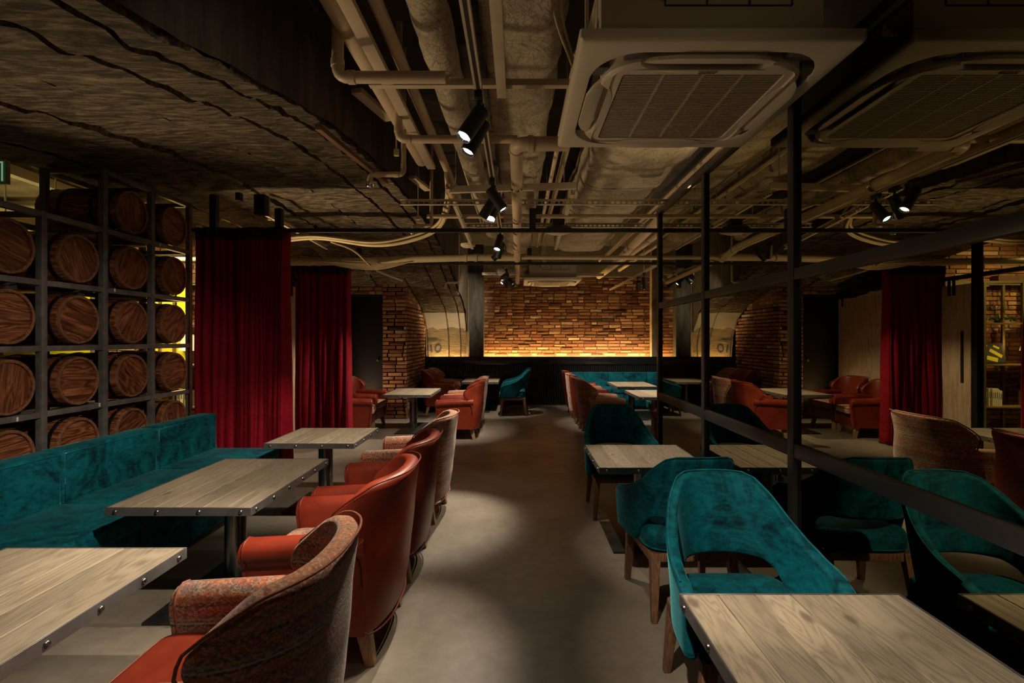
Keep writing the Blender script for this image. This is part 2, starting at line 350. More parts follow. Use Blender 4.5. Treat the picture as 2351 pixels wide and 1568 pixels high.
# ------------------------------------------------------------------ mesh helpers
class MB:
    def __init__(s): s.v = []; s.f = []
    def add(s, vs, fs):
        n = len(s.v); s.v += [tuple(p) for p in vs]; s.f += [tuple(i+n for i in f) for f in fs]; return s
    def box(s, x0, x1, y0, y1, z0, z1):
        return s.add([(x0,y0,z0),(x1,y0,z0),(x1,y1,z0),(x0,y1,z0),(x0,y0,z1),(x1,y0,z1),(x1,y1,z1),(x0,y1,z1)],
                     [(0,3,2,1),(4,5,6,7),(0,1,5,4),(1,2,6,5),(2,3,7,6),(3,0,4,7)])
    def hexa(s, a, b):   # a, b: two quads (4 points each), bottom and top, same winding
        return s.add(list(a)+list(b), [(0,3,2,1),(4,5,6,7),(0,1,5,4),(1,2,6,5),(2,3,7,6),(3,0,4,7)])
    def tube(s, pts, r, n=10, cap=True, closed=False):
        pts = [Vector(p) for p in pts]; m = len(pts); vs = []; fs = []
        up = None
        for i, p in enumerate(pts):
            if closed: t = (pts[(i+1) % m]-pts[i-1])
            else: t = (pts[min(i+1, m-1)]-pts[max(i-1, 0)])
            t = t.normalized() if t.length > 1e-9 else Vector((0,0,1))
            if up is None:
                up = Vector((0,0,1)) if abs(t.z) < 0.9 else Vector((1,0,0))
            u = (up - t*up.dot(t)); u = u.normalized() if u.length > 1e-6 else t.orthogonal().normalized()
            up = u; w = t.cross(u)
            rr = r[i] if isinstance(r, (list, tuple)) else r
            for k in range(n):
                a = 2*math.pi*k/n; vs.append(p+u*math.cos(a)*rr+w*math.sin(a)*rr)
        for i in range(m if closed else m-1):
            j = (i+1) % m
            for k in range(n):
                l = (k+1) % n; fs.append((i*n+k, i*n+l, j*n+l, j*n+k))
        if cap and not closed:
            fs.append(tuple(range(n))[::-1]); fs.append(tuple((m-1)*n+k for k in range(n)))
        return s.add(vs, fs)
    def bar(s, p0, p1, w, h):   # rectangular bar between two points
        p0, p1 = Vector(p0), Vector(p1); t = (p1-p0).normalized()
        up = Vector((0,0,1)) if abs(t.z) < 0.95 else Vector((0,1,0))
        sd = t.cross(up).normalized(); up = sd.cross(t)
        q = lambda p: [p-sd*w/2-up*h/2, p+sd*w/2-up*h/2, p+sd*w/2+up*h/2, p-sd*w/2+up*h/2]
        return s.add(q(p0)+q(p1), [(0,1,2,3),(4,7,6,5),(0,4,5,1),(1,5,6,2),(2,6,7,3),(3,7,4,0)])
    def lathe(s, prof, n=24, axis='Z', c=(0,0,0), cap=True):
        vs = []; fs = []; m = len(prof)
        for r, h in prof:
            for k in range(n):
                a = 2*math.pi*k/n; x, y = r*math.cos(a), r*math.sin(a)
                vs.append({'Z': (c[0]+x, c[1]+y, c[2]+h), 'X': (c[0]+h, c[1]+x, c[2]+y), 'Y': (c[0]+y, c[1]+h, c[2]+x)}[axis])
        for i in range(m-1):
            for k in range(n):
                l = (k+1) % n; fs.append((i*n+k, i*n+l, (i+1)*n+l, (i+1)*n+k))
        if cap and prof[0][0] > 1e-6: fs.append(tuple(range(n))[::-1])
        if cap and prof[-1][0] > 1e-6: fs.append(tuple((m-1)*n+k for k in range(n)))
        return s.add(vs, fs)
    def prism(s, poly, d0, d1, axis='Y'):   # 2-D polygon extruded
        n = len(poly)
        def P(a, b, d): return {'Y': (a, d, b), 'X': (d, a, b), 'Z': (a, b, d)}[axis]
        vs = [P(a, b, d0) for a, b in poly]+[P(a, b, d1) for a, b in poly]
        return s.add(vs, [tuple(range(n)), tuple(range(2*n-1, n-1, -1))]+[(i, i+n, (i+1) % n+n, (i+1) % n) for i in range(n)])
    def grid(s, P, nu, nv):
        vs = [P(i/(nu-1), j/(nv-1)) for i in range(nu) for j in range(nv)]
        return s.add(vs, [(i*nv+j, (i+1)*nv+j, (i+1)*nv+j+1, i*nv+j+1) for i in range(nu-1) for j in range(nv-1)])
    def mesh(s, name, mat, ang=40, bev=0, seg=2):
        me = bpy.data.meshes.new(name); me.from_pydata(s.v, [], s.f)
        bm = bmesh.new(); bm.from_mesh(me)
        bmesh.ops.recalc_face_normals(bm, faces=bm.faces)
        if bev: bmesh.ops.bevel(bm, geom=list(bm.edges), offset=bev, segments=seg, profile=0.6, affect='EDGES', clamp_overlap=True)
        bm.to_mesh(me); bm.free()
        me.materials.append(mat)
        for p in me.polygons: p.use_smooth = True
        me.set_sharp_from_angle(angle=R(ang)); return me
    def build(s, name, mat, parent=None, **kw):
        return link(name, s.mesh(name, mat, **kw), parent)
def link(name, me, parent=None, loc=None):
    o = bpy.data.objects.new(name, me); COL.objects.link(o)
    if parent: o.parent = parent
    if loc: o.location = loc
    return o
def tag(o, label, cat, group=None, kind=None):
    o['label'] = label; o['category'] = cat
    if group: o['group'] = group
    if kind: o['kind'] = kind
    return o
def empty(name, loc=(0,0,0), rz=0):
    o = bpy.data.objects.new(name, None); COL.objects.link(o); o.location = loc; o.rotation_euler = (0,0,rz)
    o.empty_display_size = 0.1; return o
def thing(name, label, cat, loc=(0,0,0), rz=0, group=None): return tag(empty(name, loc, rz), label, cat, group)
def struct(o): o['kind'] = 'structure'; return o
def dup(root, loc, rz, label, group=None):
    r = root.copy(); COL.objects.link(r); r.location = loc; r.rotation_euler = (0,0,rz); r['label'] = label
    if group: r['group'] = group
    for ch in list(root.children):
        c = ch.copy(); COL.objects.link(c); c.parent = r
        for g in list(ch.children):
            d = g.copy(); COL.objects.link(d); d.parent = c
    return r
def mod(o, kind, **kw):
    m = o.modifiers.new(kind.lower(), kind)
    for k, v in kw.items(): setattr(m, k, v)
    return m
def bez(pts, n=8):   # Catmull-Rom through points
    P = [Vector(p) for p in pts]; P = [P[0]*2-P[1]]+P+[P[-1]*2-P[-2]]; out = []
    for i in range(1, len(P)-2):
        for k in range(n):
            t = k/n; a, b, c, d = P[i-1], P[i], P[i+1], P[i+2]
            out.append(0.5*((2*b)+(c-a)*t+(2*a-5*b+4*c-d)*t*t+(3*b-a-3*c+d)*t**3))
    out.append(P[-2]); return out
def elbows(pts, r=0.06, n=5):  # polyline with rounded corners
    P = [Vector(p) for p in pts]; out = [P[0]]
    for i in range(1, len(P)-1):
        a = (P[i-1]-P[i]).normalized(); b = (P[i+1]-P[i]).normalized()
        for k in range(n+1):
            t = k/n; out.append((P[i]+a*r)*(1-t)**2+P[i]*2*t*(1-t)+(P[i]+b*r)*t*t)
    out.append(P[-1]); return out

# ------------------------------------------------------------------ setting: floor, vault, walls
MX = 1.326   # mirror plane
YB = 10.80   # face of the black dado at the far end
XE = -1.08   # free edge of the concrete arch
VL = -3.80
struct(MB().box(-8.2, 3.6, -2.5, 11.4, -0.1, 0.0).build('floor', M['floor']))
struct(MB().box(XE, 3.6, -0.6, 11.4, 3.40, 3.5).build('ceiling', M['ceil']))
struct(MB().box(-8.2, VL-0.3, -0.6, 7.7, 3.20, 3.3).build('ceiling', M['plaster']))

PR = [(0,2.80),(1.4,2.745),(2.3,2.64),(3.0,2.50),(3.5,2.39),(3.7,2.335),(4.4,2.20),(4.9,2.06),(5.18,1.93),(5.4,1.74),(5.6,1.48),(5.68,1.25),(5.70,0.95)]
def zvault(y):
    d = abs(y-5.3)
    for (a, za), (b, zb) in zip(PR, PR[1:]):
        if d <= b:
            t = (d-a)/(b-a); return za+(zb-za)*t
    return PR[-1][1]
def vault_path():
    pts = bez([(0, 5.3+d, z) for d, z in PR], 7)
    back = [(p.y, p.z) for p in pts]
    front = [(10.6-y, z) for y, z in back[1:] if 10.6-y > -0.35]
    return front[::-1]+back
VP_ = vault_path()
vault = struct(empty('wall_arch', (0,0,0)))
jx = [XE, -1.215, -1.47, -1.92, -2.46, -2.93, -3.4, VL]
for k in range(len(jx)-1):
    xa, xb = jx[k], jx[k+1]
    Wd = abs(xb-xa); nx = max(4, int(Wd/0.045))+2; us = [0, 0.014/Wd]+[i/(nx-2) for i in range(1, nx-2)]+[1-0.014/Wd, 1]; step = (random.random()-0.5)*0.035 if k else 0
    mb = MB(); vs = []; fs = []
    rows = []
    for (y, z) in VP_: rows.append((y, z))
    # resample path every ~5 cm
    rs = [rows[0]]
    for (y0, z0), (y1, z1) in zip(rows, rows[1:]):
        L = math.hypot(y1-y0, z1-z0); n = max(1, int(round(L/0.05)))
        for i in range(1, n+1): rs.append((y0+(y1-y0)*i/n, z0+(z1-z0)*i/n))
    for i, (y, z) in enumerate(rs):
        a = rs[max(i-1, 0)]; b = rs[min(i+1, len(rs)-1)]
        t = Vector((0, b[0]-a[0], b[1]-a[1])).normalized(); nrm = Vector((0, -t.z, t.y))   # outward (up)
        if nrm.z < 0 and abs(y-5.3) < 5: nrm = -nrm
        out = Vector((0, (y-5.3), 0)).normalized() if abs(y-5.3) > 5.5 else nrm
        for j in range(nx+1):
            u = us[j]; x = xa+(xb-xa)*u
            jit = noise.noise(Vector((k*9.1, y*1.7, 0)))*0.012
            n1 = noise.noise(Vector((x*1.2, y*5.5, z*5.5+k)))*0.016+noise.noise(Vector((x*3.5, y*13, z*13)))*0.014-0.03*max(0, noise.noise(Vector((x*2.2, y*7, z*7+4)))-0.25)
            big = noise.noise(Vector((x*0.8, y*0.8, 3)))*0.03
            d = n1*1.25+big+step
            eg = min(j, nx-j)
            if eg == 0:   # board joint: recessed, broken along its length
                br = noise.noise(Vector((y*0.9, k*5.3, 8)))
                d += 0.075 if br > -0.22 else 0.0
                x += jit*1.3
            if k == 0 and j == 0: d += abs(noise.noise(Vector((y*4, 0, 1))))*0.05; x = XE
            p = Vector((x, y, z))+out*d
            vs.append(p)
    m_ = nx+1
    fs = [(i*m_+j, i*m_+j+1, (i+1)*m_+j+1, (i+1)*m_+j) for i in range(len(rs)-1) for j in range(nx)]
    o = mb.add(vs, fs).build('concrete_board_strip', M['vault'], vault, ang=60)
    o['kind'] = 'structure'
# free edge of the arch: vertical board-marked beam face above the arch
bm_ = empty('wall_beam'); struct(bm_)
mb = MB(); vs = []; N = 150
ys = [-0.3+11.4*i/N for i in range(N+1)]
for i, y in enumerate(ys):
    z0 = zvault(y) if abs(y-5.3) <= 5.7 else 0.95
    j = noise.noise(Vector((y*3.3, 0, 5)))*0.03
    for kk, z in enumerate((z0-0.0+j*0.3, z0+0.05+j, z0+(3.4-z0)*0.5, 3.42)):
        board = 0.008*((int(math.floor(y/0.21))) % 2)
        ch = 0.03*max(0, noise.noise(Vector((y*2.2, z*2, 2)))) if kk < 2 else 0
        vs.append((XE+0.02+board-ch, y, z))
mb.add(vs, [(i*4+j, (i+1)*4+j, (i+1)*4+j+1, i*4+j+1) for i in range(N) for j in range(3)])
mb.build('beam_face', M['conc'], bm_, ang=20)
MB().box(-8.2, XE-0.25, -0.6, 11.2, 3.3, 3.45).build('slab_top', M['ceil'], bm_)
# the arch edge towards the left bay
vs = []
for i, y in enumerate(ys):
    z0 = zvault(y) if abs(y-5.3) <= 5.7 else 0.95
    vs += [(VL, y, z0), (VL, y, 3.3)]
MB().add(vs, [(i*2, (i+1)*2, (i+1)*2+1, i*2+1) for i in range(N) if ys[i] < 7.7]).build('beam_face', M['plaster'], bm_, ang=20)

def brick_wall(wall, o, u, nrm, width, z0, z1, keep=lambda a, z: True, pitch=(0.26, 0.0677), near=None, limit=300, seed=0):
    """bricks in running bond on a plane: o corner, u unit vector along, nrm facing"""
    rng = random.Random(seed); u = Vector(u); nrm = Vector(nrm); o = Vector(o)
    items = []
    row = 0; z = z0
    while z < z1-0.03:
        x = -pitch[0]*(0.5 if row % 2 else 0.0)-rng.random()*0.05
        while x < width:
            L = pitch[0] if rng.random() > 0.22 else pitch[0]*0.5
            a, b = max(x, 0), min(x+L-0.017, width)
            if b-a > 0.05 and keep((a+b)/2, z+0.03): items.append((a, b, z))
            x += L
        row += 1; z += pitch[1]
    if near: items.sort(key=lambda q: near((q[0]+q[1])/2, q[2]))
    cache = {}; stuff = MB()
    rot = Matrix((u, -nrm, Vector((0,0,1)))).transposed().to_4x4()
    def brick(w, h, d, sd):
        r2 = random.Random(sd); j = lambda s=0.002: (r2.random()-0.5)*2*s; c = 0.005
        w2, h2 = w/2, h/2
        fr = [(-w2+c+j(), -d+j(), -h2+c+j()), (w2-c+j(), -d+j(), -h2+c+j()), (w2-c+j(), -d+j(), h2-c+j()), (-w2+c+j(), -d+j(), h2-c+j())]
        mi = [(-w2+j(), -d+c+0.003, -h2+j()), (w2+j(), -d+c+0.003, -h2+j()), (w2+j(), -d+c+0.003, h2+j()), (-w2+j(), -d+c+0.003, h2+j())]
        bk = [(-w2, 0, -h2), (w2, 0, -h2), (w2, 0, h2), (-w2, 0, h2)]
        return fr+mi+bk, [(0,1,2,3)]+[(i+4, (i+1) % 4+4, (i+1) % 4, i) for i in range(4)]+[(i+8, (i+1) % 4+8, (i+1) % 4+4, i+4) for i in range(4)]
    H = pitch[1]-0.013
    for n, (a, b, z) in enumerate(items):
        w = round((b-a)/0.02)*0.02; c = o+u*((a+b)/2)+Vector((0,0,z+pitch[1]/2)); dd = 0.014+rng.random()*0.004
        if n < limit:
            k = (w, rng.randrange(3))
            if k not in cache: cache[k] = MB().add(*brick(w if w < b-a+0.005 else b-a, H, 0.022, hash(k) & 255)).mesh('brick', M['brick'], ang=50)
            ob = bpy.data.objects.new('brick', cache[k]); COL.objects.link(ob); ob.parent = wall
            ob.matrix_local = Matrix.Translation(c-nrm*(0.022-dd))@rot
        else:
            vs, fs = brick(b-a, H, dd, n)
            stuff.add([(rot@Vector(p))+c for p in vs], fs)
    if stuff.v:
        s_ = stuff.build('brickwork', M['brick_s'], wall, ang=50); s_['kind'] = 'stuff'

# far wall
wb = struct(MB().box(-3.2, 3.3, 11.09, 11.25, 0, 3.4).build('wall_back', M['mortar']))
brick_wall(wb, (-0.72, 11.09, 1.03), (1,0,0), (0,-1,0), 3.62, 0, 1.70, near=lambda a, z: -z, limit=300, seed=3)
MB().box(-0.72, 3.15, 11.04, 11.09, 2.735, 3.4).build('plaster_strip', M['plaster'], wb)
# columns
col = struct(MB().box(-1.02, -0.715, 10.86, 11.09, 0.0, 3.4).build('wall_column', M['column'], bev=0.01))
vs = []; nn = 40
for i in range(nn+1):
    z = 0.95+2.4*i/nn; w = 0.03*noise.noise(Vector((z*6, 0, 2)))
    vs += [(-1.085+w*0.4, 10.90, z), (-1.02+w*0.2, 10.84+w*0.3, z)]
MB().add(vs, [(i*2, i*2+1, i*2+3, i*2+2) for i in range(nn)]).build('broken_plaster_edge', M['columnl'], col, ang=60)
col2 = struct(MB().box(2.86, 3.15, 10.9, 11.09, 0.0, 3.4).build('wall_column', M['columnl'], bev=0.01))
struct(MB().box(3.15, 3.3, -2.5, 11.2, 0, 3.4).build('wall_right', M['conc']))

# niche side wall and pier with the black door
YP = 8.97
ws = struct(empty('wall_left'))
def zv(y): return zvault(y)+0.03
mb = MB(); yy = [YP+0.02+i*(11.08-YP-0.02)/24 for i in range(25)]
vs = []
for y in yy:
    vs += [(-1.955, y, 0), (-1.955, y, zv(y))]
mb.add(vs, [(i*2, (i+1)*2, (i+1)*2+1, i*2+1) for i in range(24)])
mb.box(-2.366, -1.955, YP+0.025, 11.0, 0, 2.0)
mb.box(-3.25, -1.957, YP+0.025, YP+0.2, 2.17, 2.38)
mb.box(-3.25, -3.02, YP+0.025, YP+0.2, 0, 2.36)
mb.box(-2.366, -1.957, YP+0.025, YP+0.2, 0, 2.36)
mb.build('mortar_backing', M['mortar'], ws)
brick_wall(ws, (-1.955, YP, 0), (0,1,0), (1,0,0), 1.80, 0.0, 2.4, keep=lambda a, z: z < zv(YP+a)-0.03, near=lambda a, z: abs(z-1.2)*0.5+a*0.1, limit=300, seed=5)
wp = struct(empty('wall_pier'))
brick_wall(wp, (-2.366, YP+0.025, 0), (1,0,0), (0,-1,0), 0.436, 0.0, 2.36, seed=6)
brick_wall(wp, (-3.25, YP+0.025, 2.18), (1,0,0), (0,-1,0), 0.88, 0.0, 0.18, seed=8)
# door 1, in the pier wall
d1 = struct(empty('door_1', (-2.69, YP+0.07, 0)))
MB().box(-0.33, 0.32, -0.02, 0.02, 0, 2.15).build('door_leaf', M['door'], d1, bev=0.004)
fb = MB(); fb.box(-0.36, -0.33, -0.05, 0.05, 0, 2.17); fb.box(0.32, 0.35, -0.05, 0.05, 0, 2.17); fb.box(-0.36, 0.35, -0.05, 0.05, 2.14, 2.17)
fb.build('door_frame', M['blacksteel'], d1)
MB().lathe([(0.0,-0.06),(0.018,-0.058),(0.022,-0.045),(0.012,-0.035),(0.010,-0.02),(0.028,-0.018),(0.028,-0.012)], 16, 'Y', (0.24,0,1.02)).build('door_knob', M['chrome'], d1)

# black ribbed dado along the far end, with a light ledge behind its top
dd = tag(empty('slatted_dado', (0, YB, 0)), 'glossy black ribbed wainscot running along the far brick wall', 'wainscot')
MB().box(-1.93, 3.15, 0.03, 0.06, 0.0, 1.0).build('backing_board', M['wain'], dd)
rb = MB(); x = -1.93; rg = random.Random(4)
for i in range(127):
    x0 = -1.93+i*0.04; q = rg.random()*0.006
    rb.add([(x0+0.002,0.03,0.02),(x0+0.008,0.004+q,0.02),(x0+0.02,-0.002+q,0.02),(x0+0.032,0.004+q,0.02),(x0+0.038,0.03,0.02),
            (x0+0.002,0.03,0.86),(x0+0.008,0.004+q,0.86),(x0+0.02,-0.002+q,0.86),(x0+0.032,0.004+q,0.86),(x0+0.038,0.03,0.86)],
           [(0,1,6,5),(1,2,7,6),(2,3,8,7),(3,4,9,8),(5,6,7,8,9),(4,3,2,1,0)])
o = rb.build('rib', M['wain'], dd, ang=80); o['kind'] = 'stuff'
MB().box(-1.93, 3.15, -0.02, 0.05, 0.86, 1.025).build('top_rail', M['wain'], dd, bev=0.004)
MB().box(-1.93, 3.15, 0.05, 0.06, 0.0, 1.018).build('ledge_board', M['wain'], dd)
led = tag(empty('led_strip', (0, YB+0.10, 0.93)), 'amber light strip hidden behind the top of the black dado', 'light strip')
MB().box(-0.70, 2.85, 0, 0.10, 0, 0.012).build('strip', M['led'], led)
MB().box(-1.90, -1.10, -0.02, 0.03, 0, 0.012).build('strip', M['led'], led)

# painted arch number on the flank of the vault
def stroke_obj(): 
    mb = MB(); yv = 10.93
    from mathutils.bvhtree import BVHTree
    pv = []; pf = []
    for ch in vault.children:
        n0 = len(pv); pv += [v.co.copy() for v in ch.data.vertices]; pf += [tuple(i+n0 for i in p.vertices) for p in ch.data.polygons]
    bvh = BVHTree.FromPolygons(pv, pf)
    def S(x, z):
        h = bvh.ray_cast(Vector((x, 9.0, z)), Vector((0,1,0)))[0]
        return (x, (h.y if h else surf_y(z))-0.006, z)
    def surf_y(z):
        for (d0, za), (d1_, zb) in zip(PR, PR[1:]):
            if zb <= z <= za: return 5.3+d0+(d1_-d0)*(za-z)/(za-zb)
        return 11.0
    n = 30; vs = []
    for i in range(n):
        a = 2*math.pi*i/n; cx, cz = -1.70, 1.20
        for r in (0.74, 1.14): vs.append(S(cx+math.cos(a)*0.062*r+0.012*math.sin(a), cz+math.sin(a)*0.088*r))
    mb.add(vs, [(2*i, 2*i+1, 2*((i+1) % n)+1, 2*((i+1) % n)) for i in range(n)])
    mb.add([S(-1.85,1.11),S(-1.82,1.11),S(-1.84,1.28),S(-1.868,1.275)], [(0,1,2,3)])
    return mb
stroke_obj().build('painted_number', M['navy'], vault)

# ------------------------------------------------------------------ side room beyond the sliding panels
YS = 7.62
wsr = struct(empty('wall_side_room'))
MB().box(-8.0, -3.02, YS+0.025, YS+0.15, 0, 3.25).build('mortar_backing', M['mortar'], wsr)
brick_wall(wsr, (-6.2, YS+0.025, 0), (1,0,0), (0,-1,0), 3.18, 0.0, 3.1, pitch=(0.26,0.0677), near=lambda a, z: abs(a-2.1)+abs(z-1.35)*0.6, limit=300, seed=11)
struct(MB().box(-8.2, -8.0, -0.6, 7.8, 0, 3.3).build('wall_far_left', M['plaster']))
yp = tag(empty('yellow_panel', (-5.1, YS-0.06, 0)), 'bright yellow wall panel glowing behind the barrels', 'panel')
MB().box(-0.30, 0.26, 0, 0.04, 0.6, 2.20).build('panel_board', M['yellow'], yp)
MB().box(-0.36, -0.30, -0.02, 0.05, 0.0, 2.2).build('panel_trim', M['timber'], yp)
yp2 = tag(MB().box(-7.6, -6.35, YS-0.05, YS-0.01, 0.9, 2.1).build('yellow_panel', M['yellow']), 'wide yellow wall panel seen between the leftmost barrels', 'panel')
# timber lintel
tag(MB().box(-6.2, -4.4, YS-0.12, YS-0.0, 2.24, 2.33).build('lintel_beam', M['timber']), 'brown timber lintel above the yellow panel beyond the barrels', 'beam')

# ------------------------------------------------------------------ mirror wall on the right
wm = struct(MB().box(MX+0.012, MX+0.12, -1.2, 4.79, 0, 2.58).build('wall_mirror', M['black']))
fr = empty('mirror_partition', (MX, 0, 0)); tag(fr, 'tall black steel-framed smoked mirror partition along the right side', 'mirror')
MB().box(-0.002, 0.012, -1.2, 4.785, 0.02, 2.58).build('mirror_glass', M['mirror'], fr)
for y in (-1.05, 0.107, 1.264, 2.420, 3.578, 4.735):
    MB().box(-0.022, 0.001, y, y+0.055, 0, 2.60).build('post', M['framesteel'], fr, bev=0.0025)
Ys = (-1.2, -1.05, 0.107, 1.264, 2.420, 3.578, 4.735)
for a, b in zip(Ys, Ys[1:]):
    for z0, z1, nm in ((0.8375, 0.904, 'rail'), (1.6795, 1.733, 'rail'), (0.0, 0.06, 'bottom_rail')):
        MB().box(-0.020, 0.001, a+0.055, b, z0, z1).build(nm, M['framesteel'], fr, bev=0.0025)
MB().box(-0.026, 0.12, -1.2, 4.80, 2.555, 2.605).build('top_rail', M['framesteel'], fr, bev=0.003)

# ------------------------------------------------------------------ curtain rails, curtains, sliding panels
def curtain_rail(y, label, hangers, xr=MX-0.03):
    t = tag(empty('curtain_rail', (0, y, 2.40)), label, 'curtain rail')
    MB().box(-3.0, xr, -0.018, 0.018, -0.017, 0.017).build('rail_bar', M['black'], t)
    for x in hangers:
        MB().box(x-0.03, x+0.03, -0.03, 0.03, 0.017, 0.20).build('hanger_bracket', M['black'], t, bev=0.003)
curtain_rail(4.73, 'long thin black curtain rail crossing the room at the near red curtain', (0.14, -2.20))
curtain_rail(6.80, 'long thin black curtain rail crossing the room at the far red curtain', (0.16, -2.10), 3.14)
def curtain(x0, x1, y, z0, z1, label, nf, seed):
    t = tag(empty('curtain', (x0, y, 0)), label, 'curtain', 'crimson stage curtains')
    w = x1-x0; rg = random.Random(seed); nu = nf*12+1
    # irregular pleat positions: wide flat folds on the left, tight on the right
    fr_ = [0]
    for i in range(nf):
        fr_.append(fr_[-1]+((1.8 if i < nf*0.28 else 0.8)*(0.7+0.6*rg.random())))
    tot = fr_[-1]; fr_ = [f/tot for f in fr_]
    amp = [0.085*(0.7+0.6*rg.random()) for _ in range(nf+1)]
    def P(u, v):
        i = 0
        while i < nf-1 and fr_[i+1] < u: i += 1
        q = (u-fr_[i])/max(1e-6, fr_[i+1]-fr_[i]); a = amp[i]*(0.8+0.4*(1-v))
        sway = 0.015*math.sin(v*3+i*1.7)*(1-v)
        return (w*u+sway+0.25*a*math.sin(2*math.pi*q*2), -a*math.cos(2*math.pi*q)+0.01*math.sin(v*9+i), z0+(z1-z0)*v)
    o = MB().grid(P, nu, 26).build('cloth', M['curtain'], t, ang=180)
    mod(o, 'SOLIDIFY', thickness=0.006)
    def Q(u, v): p = P(u, 1.0); return (p[0], p[1]-0.004, z1-0.10+(0.105)*v)
    o = MB().grid(lambda u, v: (P(u, 1)[0], P(u, 1)[1]*1.04, z1-0.09+0.11*v), nu, 3).build('heading', M['curtop'], t, ang=180)
    mod(o, 'SOLIDIFY', thickness=0.012)
    for i in range(8):
        MB().tube([(w*(i+0.5)/8+math.cos(a)*0.016, math.sin(a)*0.0, z1+0.0+math.sin(a)*0.016) for a in [k*math.pi/6 for k in range(12)]], 0.003, 6, closed=True).build('ring', M['chrome'], t)
    return t
curtain(-2.95, -2.14, 4.76, 0.01, 2.40, 'bright crimson floor-length curtain hanging behind the end of the teal bench', 17, 2)
curtain(-2.99, -2.235, 6.80, 0.01, 2.34, 'darker crimson curtain farther back, beside the pale sliding panel', 17, 5)

XS = -2.93
tr = tag(empty('sliding_track', (XS, 0, 2.13)), 'black overhead track carrying the pale sliding panels', 'track')
MB().box(-0.03, 0.03, 4.95, 8.92, 0.02, 0.07).build('track_bar', M['black'], tr)
def panel(y0, y1, label, slot):
    t = tag(empty('sliding_screen', (XS, y0, 0)), label, 'sliding door')
    MB().box(-0.025, 0.025, 0, y1-y0, 0.02, 2.08).build('door_board', M['paleply'], t, bev=0.003)
    for yy in (0.24, y1-y0-0.12):
        MB().box(0.026, 0.036, yy-0.02, yy+0.02, 1.95, 2.16).build('hanger_strap', M['black'], t)
    if slot: MB().box(0.0255, 0.032, 0.10, 0.14, 0.85, 1.50).build('pull_handle', M['black'], t)
    return t
panel(7.35, 8.86, 'wide pale oak sliding panel beside the black door, seen in the mirror', False)
panel(6.27, 6.70, 'pale oak sliding panel with a long black pull handle by the far curtain', True)
tag(MB().box(XS-0.04, XS+0.04, 6.17, 6.25, 0, 2.6).build('door_post', M['blacksteel'], bev=0.003), 'slim black steel post at the end of the pale sliding panel', 'post')

# ------------------------------------------------------------------ ceiling services
def pipe(name, label, pts, r, mat, rr=0.07, n=14, cat='pipe', collars=()):
    t = tag(empty(name, pts[0]), label, cat); o = Vector(pts[0])
    MB().tube([p-o for p in elbows(pts, rr)], r, n).build('pipe_run', mat, t, ang=50)
    for i in range(1, len(pts)-1):   # elbow sockets
        for q in (pts[i-1], pts[i+1]):
            d = (Vector(q)-Vector(pts[i])).normalized(); c = Vector(pts[i])+d*rr-o
            MB().tube([c-d*0.002, c+d*0.03], r*1.15, n).build('socket', mat, t, ang=50)
    for c in collars:
        c = Vector(c)-o; d = (Vector(pts[-1])-Vector(pts[-2])).normalized()
        MB().tube([c-d*0.015, c+d*0.015], r*1.25, n).build('collar', M['chrome'], t, ang=50)
    return t
def channel(name, label, p0, p1, w, h, mat, cat='channel'):
    return tag(MB().bar(p0, p1, w, h).build(name, mat, bev=0.002), label, cat)

def duct(label, xs, z0, z1, y0, y1, seed, axis='Y'):
    t = tag(empty('wrapped_duct', ((xs[0]+xs[1])/2, y0, z0)), label, 'duct')
    hw = (xs[1]-xs[0])/2; H = z1-z0; L = y1-y0; nu = int(L/0.09)+1; nv = 40
    def P(u, v):
        a = 2*math.pi*v; y = u*L
        c, s = math.cos(a), math.sin(a)
        x = hw*math.copysign(abs(c)**0.45, c); z = H/2+H/2*math.copysign(abs(s)**0.45, s)
        n1 = noise.noise(Vector((c*1.7, y*2.2, s*1.7+seed)))*0.028+noise.noise(Vector((c*5, y*6, s*5+seed)))*0.012
        tie = -0.018*math.exp(-((y % 0.62-0.31)/0.035)**2)
        k = 1+(n1+tie)/max(hw, 0.15)
        return (x*k, y, H/2+(z-H/2)*k)
    MB().grid(P, nu, nv+1).build('insulation_jacket', M['wrap'], t, ang=180)
    y = 0.31
    while y < L:   # binding wires
        MB().tube([Vector(P(y/L, k/20)) for k in range(20)], 0.003, 5, closed=True).build('binding_wire', M['galv'], t); y += 0.62
    return t
duct('wide wire-wrapped ceiling duct running over the middle of the aisle', (-0.20, 0.25), 3.0, 3.41, 1.0, 9.6, 1)
duct('broad bulging wrapped duct to the right behind the air conditioner', (0.62, 1.46), 2.86, 3.41, 2.9, 8.6, 4)
def roundwrap(name, label, path, r, seed, n=18):
    t = tag(empty(name, path[0]), label, 'pipe'); o = Vector(path[0])
    pts = bez([Vector(p)-o for p in path], 30); mb = MB(); mb.tube(pts, r, n)
    vs = []
    for i, p in enumerate(mb.v):
        c = pts[i//n]; d = (Vector(p)-c); q = Vector(p)
        k = 1+0.13*noise.noise(Vector((q.x*9, q.y*7, q.z*9+seed)))
        vs.append(tuple(c+d*k))
    mb.v = vs; mb.build('insulation_jacket', M['wrap'], t, ang=180); return t
roundwrap('insulated_pipe', 'thick round insulated pipe wrapped in wire mesh, left of the spotlight track', [(-0.39,0.9,2.86),(-0.39,3,2.86),(-0.36,5,2.85),(-0.33,6.4,2.84),(-0.33,6.9,2.80)], 0.088, 3)
roundwrap('flexible_duct', 'short wrapped flexible hose joining the far air conditioner', [(-0.35,9.3,2.62),(-0.1,9.25,2.62),(0.25,9.3,2.66),(0.42,9.4,2.62)], 0.075, 8)

